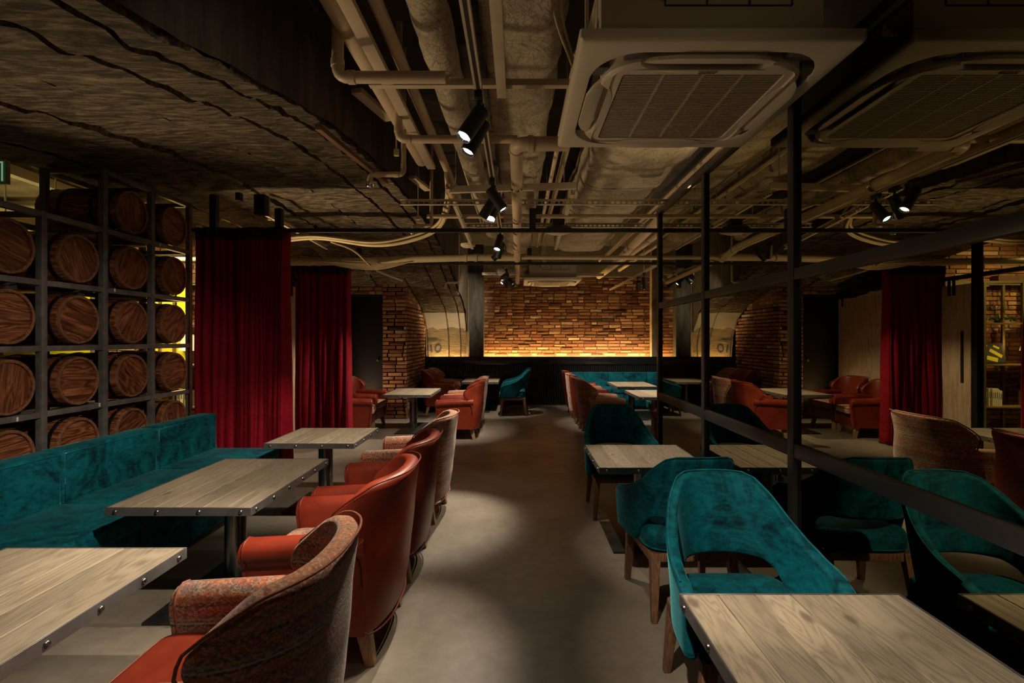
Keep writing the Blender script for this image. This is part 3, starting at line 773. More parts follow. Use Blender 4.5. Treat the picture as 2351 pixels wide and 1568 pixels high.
channel('steel_channel', 'flat cream steel channel running towards the far wall, upper left', (-0.685,1.0,2.745), (-0.675,4.02,2.745), 0.062, 0.03, M['galv'])
pipe('ceiling_pipe', 'thick cream pipe above the flat steel channel', [(-0.80,1.0,2.86),(-0.745,4.0,2.80)], 0.055, M['pvc'])
pipe('ceiling_pipe', 'slim cream pipe between the steel channel and the round insulated pipe', [(-0.60,1.0,2.83),(-0.595,5.2,2.83)], 0.030, M['pvc'])
pipe('ceiling_pipe', 'thin cream conduit beside the slim ceiling pipe', [(-0.70,1.0,2.98),(-0.68,4.9,2.98)], 0.010, M['pvc'])
pipe('drain_pipe', 'cream pipe elbowing down beside the beam and across, upper left', [(-0.825,2.35,3.35),(-0.825,2.35,2.60),(-0.33,2.35,2.60)], 0.027, M['pvc'], 0.05)
pipe('drain_pipe', 'cream pipe crossing below the wrapped pipe from beside the beam', [(-0.715,3.08,3.3),(-0.715,3.08,2.60),(0.0,3.08,2.60)], 0.024, M['pvc'], 0.045)
def sprinkler(x, y, z, xe, label):
    t = pipe('sprinkler_pipe', label, [(x,y,3.3),(x,y,z),(xe,y,z),(xe,y,z-0.06)], 0.017, M['pvc'], 0.035)
    o = Vector((x,y,3.3))
    MB().lathe([(0.012,0.03),(0.026,0.022),(0.028,0.0),(0.02,-0.012),(0.012,-0.016)], 14, 'Z', Vector((xe,y,z-0.075))-o).build('sprinkler_head', M['chrome'], t)
sprinkler(-0.745, 3.35, 2.475, -0.965, 'cream sprinkler pipe with its head over the near left tables')
sprinkler(-0.84, 5.0, 2.505, -1.02, 'cream sprinkler pipe by the arch edge above the curtain rail')
pipe('sprinkler_pipe', 'cream sprinkler pipe dropping in front of the far column', [(-1.0,8.7,3.2),(-1.0,8.7,2.36),(-1.22,8.7,2.36),(-1.22,8.7,2.25)], 0.02, M['pvc'], 0.04)
pipe('condensate_pipe', 'cream insulated drain pipe from the near air conditioner turning down the aisle', [(0.30,3.02,2.55),(-0.005,3.02,2.55),(-0.005,6.2,2.50),(-0.005,6.65,2.43)], 0.042, M['pvc'], 0.07, collars=((-0.005,3.8,2.54),(-0.005,4.8,2.525)))
pipe('drain_pipe', 'long thick cream pipe crossing low over the far curtain', [(-4.4,6.55,2.40),(-2.6,6.55,2.38),(-0.6,6.55,2.44),(0.0,6.6,2.45)], 0.046, M['pvcy'], 0.05)
pipe('drain_pipe', 'cream pipe continuing right from the long thick pipe', [(0.05,6.6,2.45),(1.9,6.7,2.46)], 0.028, M['pvc'])
pipe('drain_pipe', 'cream drain pipe dropping to the far air conditioner', [(0.0,6.8,2.44),(0.0,9.1,2.40),(0.0,9.2,2.52),(0.22,9.2,2.52)], 0.035, M['pvc'], 0.05)
pipe('ceiling_pipe', 'slim cream pipe crossing just above the near curtain rail', [(-0.9,5.1,2.62),(1.32,5.1,2.62),(3.0,5.1,2.62)], 0.022, M['pvc'])
pipe('ceiling_pipe', 'sloping cream pipe above the mirror partition', [(1.52,3.6,2.75),(1.50,8.2,2.55)], 0.05, M['pvc'])
pipe('ceiling_pipe', 'cream pipe running back beside the second spotlight track', [(1.75,4.5,2.72),(1.72,10.8,2.72)], 0.06, M['pvc'])
for i, (x, z, r, y0, y1, lb) in enumerate([(-0.52,3.05,0.012,1.2,7.5,'thin cream conduit high beside the round insulated pipe'), (0.34,3.02,0.02,2.9,9.0,'thin cream conduit between the two wrapped ducts, left one'),
        (0.44,3.10,0.028,2.9,9.0,'cream conduit between the two wrapped ducts, right one'), (1.60,2.92,0.02,3.2,10.0,'cream conduit high above the mirror partition, left one'), (1.72,3.0,0.03,3.2,10.0,'cream conduit high above the mirror partition, right one'), (2.15,2.85,0.035,4.2,10.8,'cream conduit beside the right wall of the far bay')]):
    t = pipe('conduit', lb, [(x,y0,z),(x,y1,z)], r, M['pvc'])
    for yy in (0.6, (y1-y0)/2, y1-y0-0.6): MB().tube([(0,yy,0),(0,yy,3.405-z)], 0.005, 6).build('hanger_rod', M['galv'], t)
channel('anchor_bracket', 'short cream bracket fixed beside the arch edge, near', (-0.96,3.05,2.88), (-0.86,3.45,2.88), 0.07, 0.03, M['galv'])
channel('anchor_bracket', 'short cream bracket fixed beside the arch edge, far', (-0.98,4.75,2.90), (-0.90,5.15,2.90), 0.07, 0.03, M['galv'])
channel('timber_strip', 'old dark timber strip left in the arch edge', (-1.13,2.9,2.60), (-1.13,4.4,2.745), 0.035, 0.03, M['timber'])
channel('steel_channel', 'short pale steel strip beside the near end of the spotlight track', (-0.085,1.3,2.72), (-0.085,2.78,2.72), 0.05, 0.03, M['galv'])
# cross bars
def slotted(name, label, p0, p1, h=0.045, w=0.03):
    t = tag(empty(name, p0), label, 'channel'); p0 = Vector(p0); p1 = Vector(p1)-p0; L = p1.length; d = p1.normalized()
    up = Vector((0,0,1)); up = (up-d*up.dot(d)).normalized(); sd = d.cross(up); mb = MB()
    for s_ in (-1, 1): mb.bar(up*s_*h*0.36, p1+up*s_*h*0.36, 0.004, h*0.28)
    mb.bar(-up*h/2+sd*w/2, p1-up*h/2+sd*w/2, w, 0.004); mb.bar(up*h/2+sd*w/2, p1+up*h/2+sd*w/2, w, 0.004)
    n = int(L/0.05)
    for i in range(n): mb.bar(d*(i*0.05), d*(i*0.05+0.018), 0.004, h*0.5)
    mb.build('slotted_bar', M['galv'], t)
    return t
channel('steel_channel', 'cream cross bar beneath the insulated pipe, ending at the near air conditioner', (-0.78,2.70,2.745), (0.33,2.70,2.745), 0.04, 0.035, M['galv'])
channel('steel_channel', 'cream cross bar above the second group of spotlights', (-0.58,4.35,2.665), (0.50,4.35,2.70), 0.04, 0.055, M['galv'])
channel('steel_channel', 'short cream cross bar between the two curtain rails', (-0.55,6.0,2.70), (0.60,6.0,2.70), 0.04, 0.06, M['galv'])
channel('steel_channel', 'cream cross bar left of the far air conditioner', (-0.66,9.6,2.62), (0.12,9.6,2.62), 0.04, 0.05, M['galv'])
channel('steel_channel', 'cream cross bar right of the far air conditioner', (0.95,9.6,2.60), (1.62,9.6,2.60), 0.04, 0.05, M['galv'])
slotted('slotted_channel', 'long slotted steel channel crossing above the near curtain rail', (-1.04,4.55,2.61), (1.5,4.55,2.61))
slotted('slotted_channel', 'slotted steel channel crossing between the curtain rails', (-0.62,5.7,2.66), (1.4,5.7,2.66))
slotted('slotted_channel', 'slanting slotted brace left of the spotlight track', (-0.60,4.3,2.68), (-0.55,6.1,2.49))
slotted('slotted_channel', 'slanting slotted brace above the black dome lamp', (0.46,4.4,2.66), (0.50,6.9,2.62))
slotted('slotted_channel', 'slotted steel arm hanging from the arch behind the near curtain top', (-2.42,4.9,2.60), (-2.35,6.3,2.52))
# hanger rods
for i, (x, y, z, lb) in enumerate([(-0.78,3.3,2.60,'thin threaded rod hanging beside the arch edge, near'), (-0.95,4.9,2.56,'thin threaded rod hanging beside the arch edge, far'),
        (0.40,4.4,2.70,'thin threaded rod holding the cross bar by the dome lamp'), (-0.53,4.4,2.70,'thin threaded rod holding the left end of the cross bar'),
        (-2.42,5.0,2.58,'thin threaded rod above the near curtain'), (1.95,7.9,2.42,'thin threaded rod holding the second spotlight track')]):
    t = tag(empty('threaded_rod', (x, y, z)), lb, 'rod'); zt = 3.405 if x > XE else zvault(y)+0.02
    MB().tube([(0,0,0),(0,0,zt-z)], 0.005, 8).build('rod', M['galv'], t); MB().box(-0.015,0.015,-0.015,0.015,-0.02,0.02).build('nut', M['galv'], t)
# cable bundle sagging under the arch
cb = tag(empty('cable_bundle', (-3.3, 5.6, 2.5)), 'bundle of cream cables sagging under the arch towards the middle of the ceiling', 'cables')
rg = random.Random(12)
for i in range(9):
    a, b = rg.random()*0.09-0.045, (i-4)*0.016
    pts = [(0,0.1+b,0.04+a*0.5),(0.5,0.05+b,-0.02+a*0.6),(1.1,0.0+b,0.01+a*0.4),(1.7,0.02+b,-0.05+a*0.7),(2.1,0.0+b,0.00+a),(2.45,-0.15+b,0.10+a),(2.62,-0.6+b*2,0.22+a),(2.70,-1.3,0.30+a)]
    MB().tube(bez(pts, 8), 0.011+0.004*(i % 3 == 0), 8).build('cable', M['cable'], cb, ang=180)
for i in range(5):
    MB().tube(bez([(0.8,0.8+i*0.02,-0.13),(1.2,0.8+i*0.02,-0.155-0.012*i),(1.6,0.8,-0.17-0.014*i),(2.0,0.8,-0.13)], 8), 0.007, 6).build('cable', M['cable'], cb, ang=180)
MB().tube(bez([(1.15,0.3,0.02),(1.35,0.5,-0.05),(1.5,0.9,-0.22),(1.75,1.3,-0.32)], 8), 0.013, 8).build('cable', M['cable'], cb, ang=180)
cb2 = tag(empty('cable_bundle', (-0.15, 1.2, 2.8)), 'two cream cables looping beside the near air conditioner', 'cables')
MB().tube(bez([(0.33,0.3,0.5),(0.27,0.8,0.2),(0.30,0.9,-0.05),(0.38,0.95,-0.25)], 8), 0.007, 8).build('cable', M['cable'], cb2, ang=180)
MB().tube(bez([(0.45,0.35,0.6),(0.33,0.8,0.22),(0.33,0.9,-0.05),(0.39,0.95,-0.25)], 8), 0.007, 8).build('cable', M['cable'], cb2, ang=180)
cb3 = tag(empty('cable_bundle', (-6.6, 5.6, 2.6)), 'cream cables looping across the yellow-lit ceiling beyond the barrels', 'cables')
for i in range(7):
    MB().tube(bez([(0,0.1*i,0.1),(0.6,0.0,0.02+0.02*i),(1.3,0.05*i,0.0+0.03*i),(2.1,0.1,0.06+0.02*i),(2.7,0.0,0.12)], 8), 0.022, 8).build('cable', M['cable'], cb3, ang=180)
for i in range(5):
    MB().tube(bez([(0.9+0.07*i,0.3,-0.5),(0.95+0.07*i,0.3,-0.2),(1.15+0.07*i,0.2,-0.02),(1.8,0.1,0.1)], 8), 0.025, 8).build('cable', M['cable'], cb3, ang=180)
pipe('ceiling_pipe', 'cream pipe under the yellow-lit ceiling at the far left', [(-7.8,6.4,3.02),(-4.6,6.4,3.02)], 0.06, M['pvcy'])
channel('steel_channel', 'long white steel beam under the yellow-lit ceiling at far left', (-5.1,3.6,3.12), (-5.3,7.5,3.12), 0.10, 0.10, M['acw'])
for i, (x, y, lb) in enumerate([(-5.4,5.4,'thin rod hanging in the yellow-lit bay, left one'), (-5.05,5.6,'thin rod hanging in the yellow-lit bay, right one')]):
    tag(MB().tube([(x,y,3.2),(x,y,2.35)], 0.008, 8).build('hanging_rod', M['pvcy']), lb, 'rod')
tag(MB().box(-6.9,-6.2,6.6,7.2,2.35,2.95).build('equipment_box', M['black'], bev=0.02), 'black equipment box hanging at the far left behind the cables', 'box')

# dome lamp and detector
dl = tag(empty('dome_lamp', (0.42, 5.25, 2.50)), 'dark round industrial dome lamp hanging above the near curtain rail', 'lamp')
MB().box(-0.06,0.06,-0.05,0.05,0.06,0.13).build('driver_box', M['black'], dl, bev=0.006)
MB().lathe([(0.05,0.06),(0.12,0.045),(0.16,0.01),(0.165,0.0),(0.15,-0.003)], 28).build('reflector', M['blacksteel'], dl)
MB().lathe([(0.0,-0.03),(0.08,-0.026),(0.14,-0.006),(0.148,0.0)], 28).build('lens_cover', M['acbody'], dl)
sd_ = tag(empty('ceiling_sensor', (-0.58, 6.0, 2.50)), 'white oval ceiling sensor left of the spotlight track', 'sensor')
MB().lathe([(0.0,-0.03),(0.06,-0.028),(0.085,-0.012),(0.088,0.01),(0.05,0.03),(0.0,0.032)], 24).build('sensor_body', M['acw'], sd_)
cm = tag(empty('ceiling_speaker', (-2.30, 4.60, 2.62)), 'small black box and clamp fixed on the slotted arm above the near curtain', 'fixture')
MB().box(-0.05,0.05,-0.04,0.04,-0.11,0.07).build('housing', M['black'], cm, bev=0.006); MB().box(-0.22,-0.18,-0.03,0.03,0.02,0.09).build('clamp', M['black'], cm, bev=0.004)
tag(MB().box(-2.86,-2.80,4.75,4.81,2.41,2.74).build('hanging_post', M['blacksteel'], bev=0.003), 'short black post holding the near curtain rail to the arch', 'post')

# exit sign at the far left
ex = tag(empty('exit_sign', (-4.10, 3.95, 2.596)), 'green and white running-man exit sign hanging at the far left edge', 'sign')
MB().box(-0.20,0.16,0,0.03,0,0.19).build('sign_box', M['acw'], ex, bev=0.003)
MB().box(-0.19,0.148,-0.004,0.001,0.012,0.178).build('sign_face', M['green'], ex)
g = MB()
g.lathe([(0.0,-0.008),(0.016,-0.008),(0.016,-0.004)], 14, 'Y', (0.02,0,0.148))
for a, b, w in [((0.01,0.13),(-0.02,0.08),0.028),((-0.02,0.085),(0.03,0.055),0.016),((0.03,0.055),(0.05,0.02),0.014),((-0.02,0.085),(-0.06,0.05),0.016),((-0.06,0.05),(-0.10,0.045),0.014),((0.01,0.125),(0.05,0.10),0.012),((0.05,0.10),(0.07,0.115),0.011),((0.0,0.125),(-0.045,0.11),0.012),((-0.045,0.11),(-0.065,0.085),0.011)]:
    dx, dz = b[0]-a[0], b[1]-a[1]; L = math.hypot(dx, dz); nx_, nz = -dz/L*w/2, dx/L*w/2
    g.prism([(a[0]+nx_,a[1]+nz),(a[0]-nx_,a[1]-nz),(b[0]-nx_,b[1]-nz),(b[0]+nx_,b[1]+nz)], -0.0085, -0.0035, 'Y')
g.build('running_man', M['signw'], ex)
fbx = MB(); fbx.box(0.085,0.095,-0.008,-0.004,0.02,0.17); fbx.box(0.085,0.13,-0.008,-0.004,0.16,0.17); fbx.box(0.125,0.135,-0.008,-0.004,0.02,0.17); fbx.build('door_mark', M['signw'], ex)

# ------------------------------------------------------------------ air conditioners
def rsq(hw, r, w=0.0):
    """rounded square, 64 points; w pinches the middle of each side inwards"""
    out = []
    for q in range(4):
        a = q*math.pi/2; c, s_ = math.cos(a), math.sin(a)
        side = []
        for k in range(8):
            x = (hw-r)*(-1+2*k/8.0); side.append((x, -hw+w*math.exp(-(x/(hw*0.62))**4)))
        for k in range(8):
            b = -math.pi/2+math.pi/2*k/8; side.append((hw-r+r*math.cos(b), -hw+r+r*math.sin(b)))
        out += [(x*c-y*s_, x*s_+y*c) for x, y in side]
    return out
def aircon(loc, label, rear, hw=0.512):
    t = thing('air_conditioner', label, 'air conditioner', loc)
    n = 64; mb = MB(); rings = []
    def ring(pts, z): rings.append([(x, y, z) for x, y in pts])
    def put(nm, mt, ang=35):
        vs = [p for r_ in rings for p in r_]
        o = MB().add(vs, [(i*n+k, i*n+(k+1) % n, (i+1)*n+(k+1) % n, (i+1)*n+k) for i in range(len(rings)-1) for k in range(n)]).build(nm, mt, t, ang=ang); rings.clear(); return o
    ring(rsq(hw, 0.012), 0.045); ring(rsq(hw, 0.012), 0.014); ring(rsq(hw-0.006, 0.012), 0.004); ring(rsq(hw-0.014, 0.012), 0.0)
    ring(rsq(hw*0.885, 0.20), -0.004); ring(rsq(hw*0.865, 0.19), -0.002); ring(rsq(hw*0.855, 0.19), 0.05)
    put('cover_panel', M['acw'])
    mb = MB(); mb.add([(x, y, 0.044) for x, y in rsq(hw*0.87, 0.19)], [tuple(range(n))]); mb.build('air_slot', M['acd'], t)
    ring(rsq(hw*0.775, 0.16, 0.066), 0.03); ring(rsq(hw*0.775, 0.16, 0.066), -0.010); ring(rsq(hw*0.76, 0.155, 0.064), -0.020); ring(rsq(hw*0.70, 0.06), -0.024)
    ring(rsq(hw*0.69, 0.055), -0.017); ring(rsq(hw*0.625, 0.02), -0.019); ring(rsq(hw*0.615, 0.01), -0.004)
    put('inner_panel', M['acw'])
    g = hw*0.615; gm = MB()
    gm.box(-g, g, -g, g, 0.004, 0.008)
    gm.build('grille_backing', M['acd'], t)
    gm = MB(); k = 46
    for i in range(k):
        y = -g+2*g*(i+0.5)/k; gm.box(-g, g, y-0.0042, y+0.0030, -0.015, 0.003)
    for x in (-0.5, 0.0, 0.5): gm.box(x*g-0.006, x*g+0.006, -g, g, -0.0155, -0.001)
    gm.build('intake_grille', M['acg'], t)
    for q in range(4):   # louvre blades in the four slots
        pts = [(-0.27,0),(-0.21,0.040),(-0.14,0.060),(0.14,0.060),(0.21,0.040),(0.27,0),(0.26,-0.008),(-0.26,-0.008)]
        m2 = MB(); vs = [(x, y, -0.006-0.25*y) for x, y in pts]+[(x, y, 0.010-0.25*y) for x, y in pts]; nn = len(pts)
        m2.add(vs, [tuple(range(nn)), tuple(range(2*nn-1, nn-1, -1))]+[(i, i+nn, (i+1) % nn+nn, (i+1) % nn) for i in range(nn)])
        o = m2.build('louvre_blade', M['acw'], t, bev=0.002); a = q*math.pi/2
        o.location = (-math.sin(a)*(hw*0.745), math.cos(a)*(hw*0.745), -0.004); o.rotation_euler = (0, 0, a)
        for s_ in (-1, 1):
            c = Vector((s_*0.30, hw*0.80, 0)); c.rotate(Matrix.Rotation(a, 3, 'Z'))
            MB().box(c.x-0.03, c.x+0.03, c.y-0.03, c.y+0.03, 0.002, 0.03).build('slot_bridge', M['steel'], t)
    b = MB(); b.box(-0.42, 0.42, -0.40, 0.40, 0.03, 0.33); b.build('body_casing', M['acbody'], t, bev=0.004)
    # side access seams on the face towards the viewer
    b = MB()
    for x in (-0.02, 0.14, 0.30): b.box(x-0.003, x+0.003, -0.404, -0.400, 0.20, 0.32)
    b.box(-0.18, 0.30, -0.404, -0.400, 0.195, 0.20); b.box(-0.18,-0.176,-0.404,-0.400,0.20,0.32); b.build('casing_seam', M['acd'], t)
    for x in (-0.46, 0.46):
        m2 = MB(); m2.tube([(x, -0.30, 0.12), (x, -0.30, 0.80)], 0.008, 8); m2.box(x-0.03, x+0.03, -0.33, -0.27, 0.12, 0.135); m2.box(x-0.018,x+0.018,-0.318,-0.282,0.135,0.16); m2.build('hanging_bolt', M['acbody'], t)
    MB().tube([(-0.18,-0.40,0.27),(-0.18,-0.46,0.27),(-0.18,-0.5,0.32),(-0.18,-0.5,0.6)], 0.055, 14).build('hose_connector', M['wrap'], t)
    MB().box(-0.034, 0.034, -hw*0.685, -hw*0.645, -0.0262, -0.018).build('name_plate', M['acg'], t)
    fc = bpy.data.curves.new('maker_lettering', 'FONT'); fc.body = 'DAIKIN'; fc.size = 0.017; fc.align_x = 'CENTER'; fc.align_y = 'CENTER'; fc.extrude = 0.0004; fc.materials.append(M['ink'])
    o = bpy.data.objects.new('maker_lettering', fc); COL.objects.link(o)
    me = bpy.data.meshes.new_from_object(o.evaluated_get(bpy.context.evaluated_depsgraph_get())); bpy.data.objects.remove(o)
    o = link('maker_lettering', me, t); o.location = (0.003, -hw*0.665, -0.0268); o.rotation_euler = (R(180), 0, 0)
    MB().box(-0.03,-0.026,-hw*0.67,-hw*0.655,-0.0272,-0.0262).build('maker_mark', M['ink'], t)
    return t
aircon((0.735, 2.33, 2.458), 'large ivory ceiling air conditioner at the top, in front of the mirror frame', False)
aircon((0.63, 9.55, 2.44), 'small distant ivory air conditioner against the far brick wall', True)

# ------------------------------------------------------------------ spotlight tracks
def track(x, z, y0, y1, label):
    t = thing('light_track', label, 'light track', (x, y0, z))
    MB().box(-0.018, 0.018, 0, y1-y0, 0, 0.03).build('track_rail', M['galv'], t)
    MB().box(-0.007, 0.007, 0, y1-y0, -0.002, 0.0).build('track_slot', M['black'], t)
    return t
track(TX, TZ, 0.0, 10.6, 'long spotlight track along the middle of the ceiling')
track(1.92, 2.40, 6.3, 10.6, 'second spotlight track at the back right of the ceiling')
def head(x, y, z, aim, label, group=None, dropx=0.0):
    t = thing('spotlight', label, 'spotlight', (x, y, z), 0, group)
    MB().box(-0.018, 0.018, -0.04, 0.04, -0.035, 0.0).build('track_adapter', M['black'], t, bev=0.003)
    MB().tube([(0,0,-0.03),(0,0,-0.095)], 0.009, 10).build('swivel_stem', M['black'], t)
    d = (Vector(aim)-Vector((x, y, z-0.10))).normalized(); q = d.to_track_quat('-Z', 'Y')
    def part(mb, nm, mt):
        o = mb.build(nm, mt, t); o.location = (0, 0, -0.10); o.rotation_euler = q.to_euler(); return o
    part(MB().lathe([(0.0,0.03),(0.034,0.03),(0.037,0.025),(0.037,-0.148),(0.034,-0.150),(0.033,-0.130)], 28, cap=False), 'can_body', M['black'])
    part(MB().lathe([(0.033,-0.149),(0.030,-0.149),(0.024,-0.136),(0.022,-0.134)], 28, cap=False), 'reflector_rim', M['chrome'])
    part(MB().lathe([(0.0,-0.1345),(0.0315,-0.140)], 28), 'lamp_lens', M['lens'])
    return Vector((x, y, z-0.10))+d*0.152, d
LBL = ['black track spotlight nearest the viewer, front can of the pair', 'black track spotlight just behind the nearest can, nearest pair',
       'black track spotlight aimed right, front one of the second cluster', 'black track spotlight aimed left, middle of the second cluster', 'black track spotlight at the back of the second cluster',
       'black track spotlight in front of the long cream pipe, upper one', 'black track spotlight hanging over the long cream pipe, lower one',
       'far black spotlight aimed left, in the last cluster before the brick wall', 'far black spotlight aimed right, in the last cluster before the brick wall', 'far black spotlight at the bottom of the last cluster before the brick wall',
       'black track spotlight above and behind the viewer, farther one', 'black track spotlight above and behind the viewer, nearer one',
       'black track spotlight overhead aimed at the teal bench', 'black track spotlight overhead aimed at the nearest right table', 'black track spotlight overhead aimed at the barrels', 'added far black spotlight brightening the far teal bench', 'far black spotlight aimed at the painted arch number', 'single black track spotlight just beyond the long cream pipe']
for (y, aim, pw, cone), lb in zip(HEADS, LBL):
    p, d = head(TX, y, TZ, aim, lb); spot(p, p+d, pw*K_SPOT, cone, 0.75); spot(p, p+d, pw*K_SPILL, 88, 1.0)
for (p0, aim, pw, cone), lb in zip(EXTRA, ['black spotlight pointing down from the second track, left one', 'black spotlight pointing down from the second track, right one']):
    p, d = head(p0[0], p0[1], 2.40, aim, lb); spot(p, p+d, pw*K_SPOT, cone, 0.8); spot(p, p+d, pw*K_SPILL, 88, 1.0)

# ------------------------------------------------------------------ tables
def make_table(W_, D_, pw, pd, label, loc):
    t = thing('cafe_table', label, 'table', loc)
    T = 0.58; th = 0.042; n = 6
    w = (W_-0.012)/n
    me = MB().box(-w/2+0.0009, w/2-0.0009, -D_/2+0.006, D_/2-0.006, T-th+0.008, T-0.001).mesh('plank', M['plank'], bev=0.0022, seg=1)
    for i in range(n): link('plank', me, t, (-W_/2+0.006+w*(i+0.5), 0, 0))
    e = MB(); a, b = W_/2, D_/2; k = 0.005
    e.box(-a, a, -b, -b+k, T-th, T); e.box(-a, a, b-k, b, T-th, T); e.box(-a, -a+k, -b+k, b-k, T-th, T); e.box(a-k, a, -b+k, b-k, T-th, T)
    e.build('steel_edge', M['steel'], t, bev=0.0008, seg=1)
    MB().box(-a+k, a-k, -b+k, b-k, T-th, T-th+0.01).build('underside_board', M['black'], t)
    rv = MB().lathe([(0.0105,0.0),(0.0098,0.004),(0.007,0.0075),(0.0,0.009)], 14).mesh('rivet', M['rivet'], ang=60)
    nx = 4; ny = 6 if D_ > 0.9 else 4
    for i in range(nx):
        x = -a+0.05+(W_-0.10)*i/(nx-1)
        for s_ in (-1, 1):
            o = link('rivet', rv, t, (x, s_*b, T-th/2)); o.rotation_euler = (R(90)*(1 if s_ < 0 else -1), 0, 0)
    for i in range(ny):
        y = -b+0.05+(D_-0.10)*i/(ny-1)
        for s_ in (-1, 1):
            o = link('rivet', rv, t, (s_*a, y, T-th/2)); o.rotation_euler = (0, R(90)*s_, 0)
    MB().lathe([(0.058,0.012),(0.058,T-th)], 32).build('pedestal', M['pole'], t)
    MB().lathe([(0.075,0.012),(0.075,0.02),(0.06,0.024)], 32).build('collar', M['base'], t)
    MB().box(-pw/2, pw/2, -pd/2, pd/2, 0.0, 0.013).build('base_plate', M['base'], t, bev=0.002)
    return t
WT = 0.71
tl = make_table(WT, 1.02, 0.37, 1.0, 'plank table nearest the viewer on the left, cut by the frame', (-1.655, 1.505, 0))
dup(tl, (-1.650, 2.998, 0), 0, 'long plank table beside the teal bench, second from the viewer')
dup(tl, (-1.625, 8.00, 0), 0, 'long plank table by the brick pier on the left')
dup(tl, (-0.715, 10.22, 0), 0, 'plank table against the black dado at the far left')
dup(tl, (2.07, 9.28, 0), 0, 'back right plank table, nearer the far teal bench')
dup(tl, (2.07, 7.70, 0), 0, 'back right plank table, nearer the mirror partition')
ts = make_table(WT, 0.71, 0.50, 0.56, 'square plank table nearest the viewer on the right', (0.876, 1.295, 0))
dup(ts, (0.876, 3.615, 0), 0, 'square plank table by the mirror between two teal chairs')
dup(ts, (-1.635, 4.365, 0), 0, 'square plank table at the far end of the left bench')

# ------------------------------------------------------------------ armchairs (front is local +Y)
def rbox(mb, x0, x1, y0, y1, z0, z1): return mb.box(x0, x1, y0, y1, z0, z1)
def pillow(x0, x1, y0, y1, z0, z1, puff=0.02, n=14, rnd=0.35, e=0.22):
    """upholstered pad: rounded rectangle in plan, domed on top"""
    cx, cy, hx, hy = (x0+x1)/2, (y0+y1)/2, (x1-x0)/2, (y1-y0)/2; H = z1-z0
    mb = MB(); nn = 48; rings = []
    prof = [(0.90,0),(0.975,0.06),(1.0,0.25),(1.0,0.62),(0.985,0.82),(0.95,0.94),(0.88,1.0),(0.6,1.0+puff*0.6/H),(0.3,1.0+puff/H)]
    sc = min(hx, hy)
    vs = []
    for f, h in prof:
        ix = hx-(1-f)*sc if f > 0.85 else hx*f*1.0; iy = hy-(1-f)*sc if f > 0.85 else hy*f
        for k in range(nn):
            a = 2*math.pi*k/nn; c, s_ = math.cos(a), math.sin(a)
            vs.append((cx+ix*math.copysign(abs(c)**e, c), cy+iy*math.copysign(abs(s_)**e, s_), z0+H*h))
    m_ = len(prof)
    fs = [(i*nn+k, i*nn+(k+1) % nn, (i+1)*nn+(k+1) % nn, (i+1)*nn+k) for i in range(m_-1) for k in range(nn)]
    fs += [tuple(range(nn))[::-1]]
    vs.append((cx, cy, z0+H*(1+puff*1.1/H))); fs += [((m_-1)*nn+k, (m_-1)*nn+(k+1) % nn, len(vs)-1) for k in range(nn)]
    return mb.add(vs, fs)
def pad_ring(x0, x1, y0, y1, z, e=0.22, off=0.0, nn=48):
    cx, cy, hx, hy = (x0+x1)/2, (y0+y1)/2, (x1-x0)/2+off, (y1-y0)/2+off; out = []
    for k in range(nn):
        a = 2*math.pi*k/nn; c, s_ = math.cos(a), math.sin(a)
        out.append((cx+hx*math.copysign(abs(c)**e, c), cy+hy*math.copysign(abs(s_)**e, s_), z))
    return out
def leg4(top, bot, z, wt, wb):
    (tx, ty), (bx, by) = top, bot
    q = lambda x, y, zz, w: [(x-w, y-w, zz), (x+w, y-w, zz), (x+w, y+w, zz), (x-w, y+w, zz)]
    return MB().hexa(q(bx, by, 0, wb), q(tx, ty, z, wt))
SOFF = -1
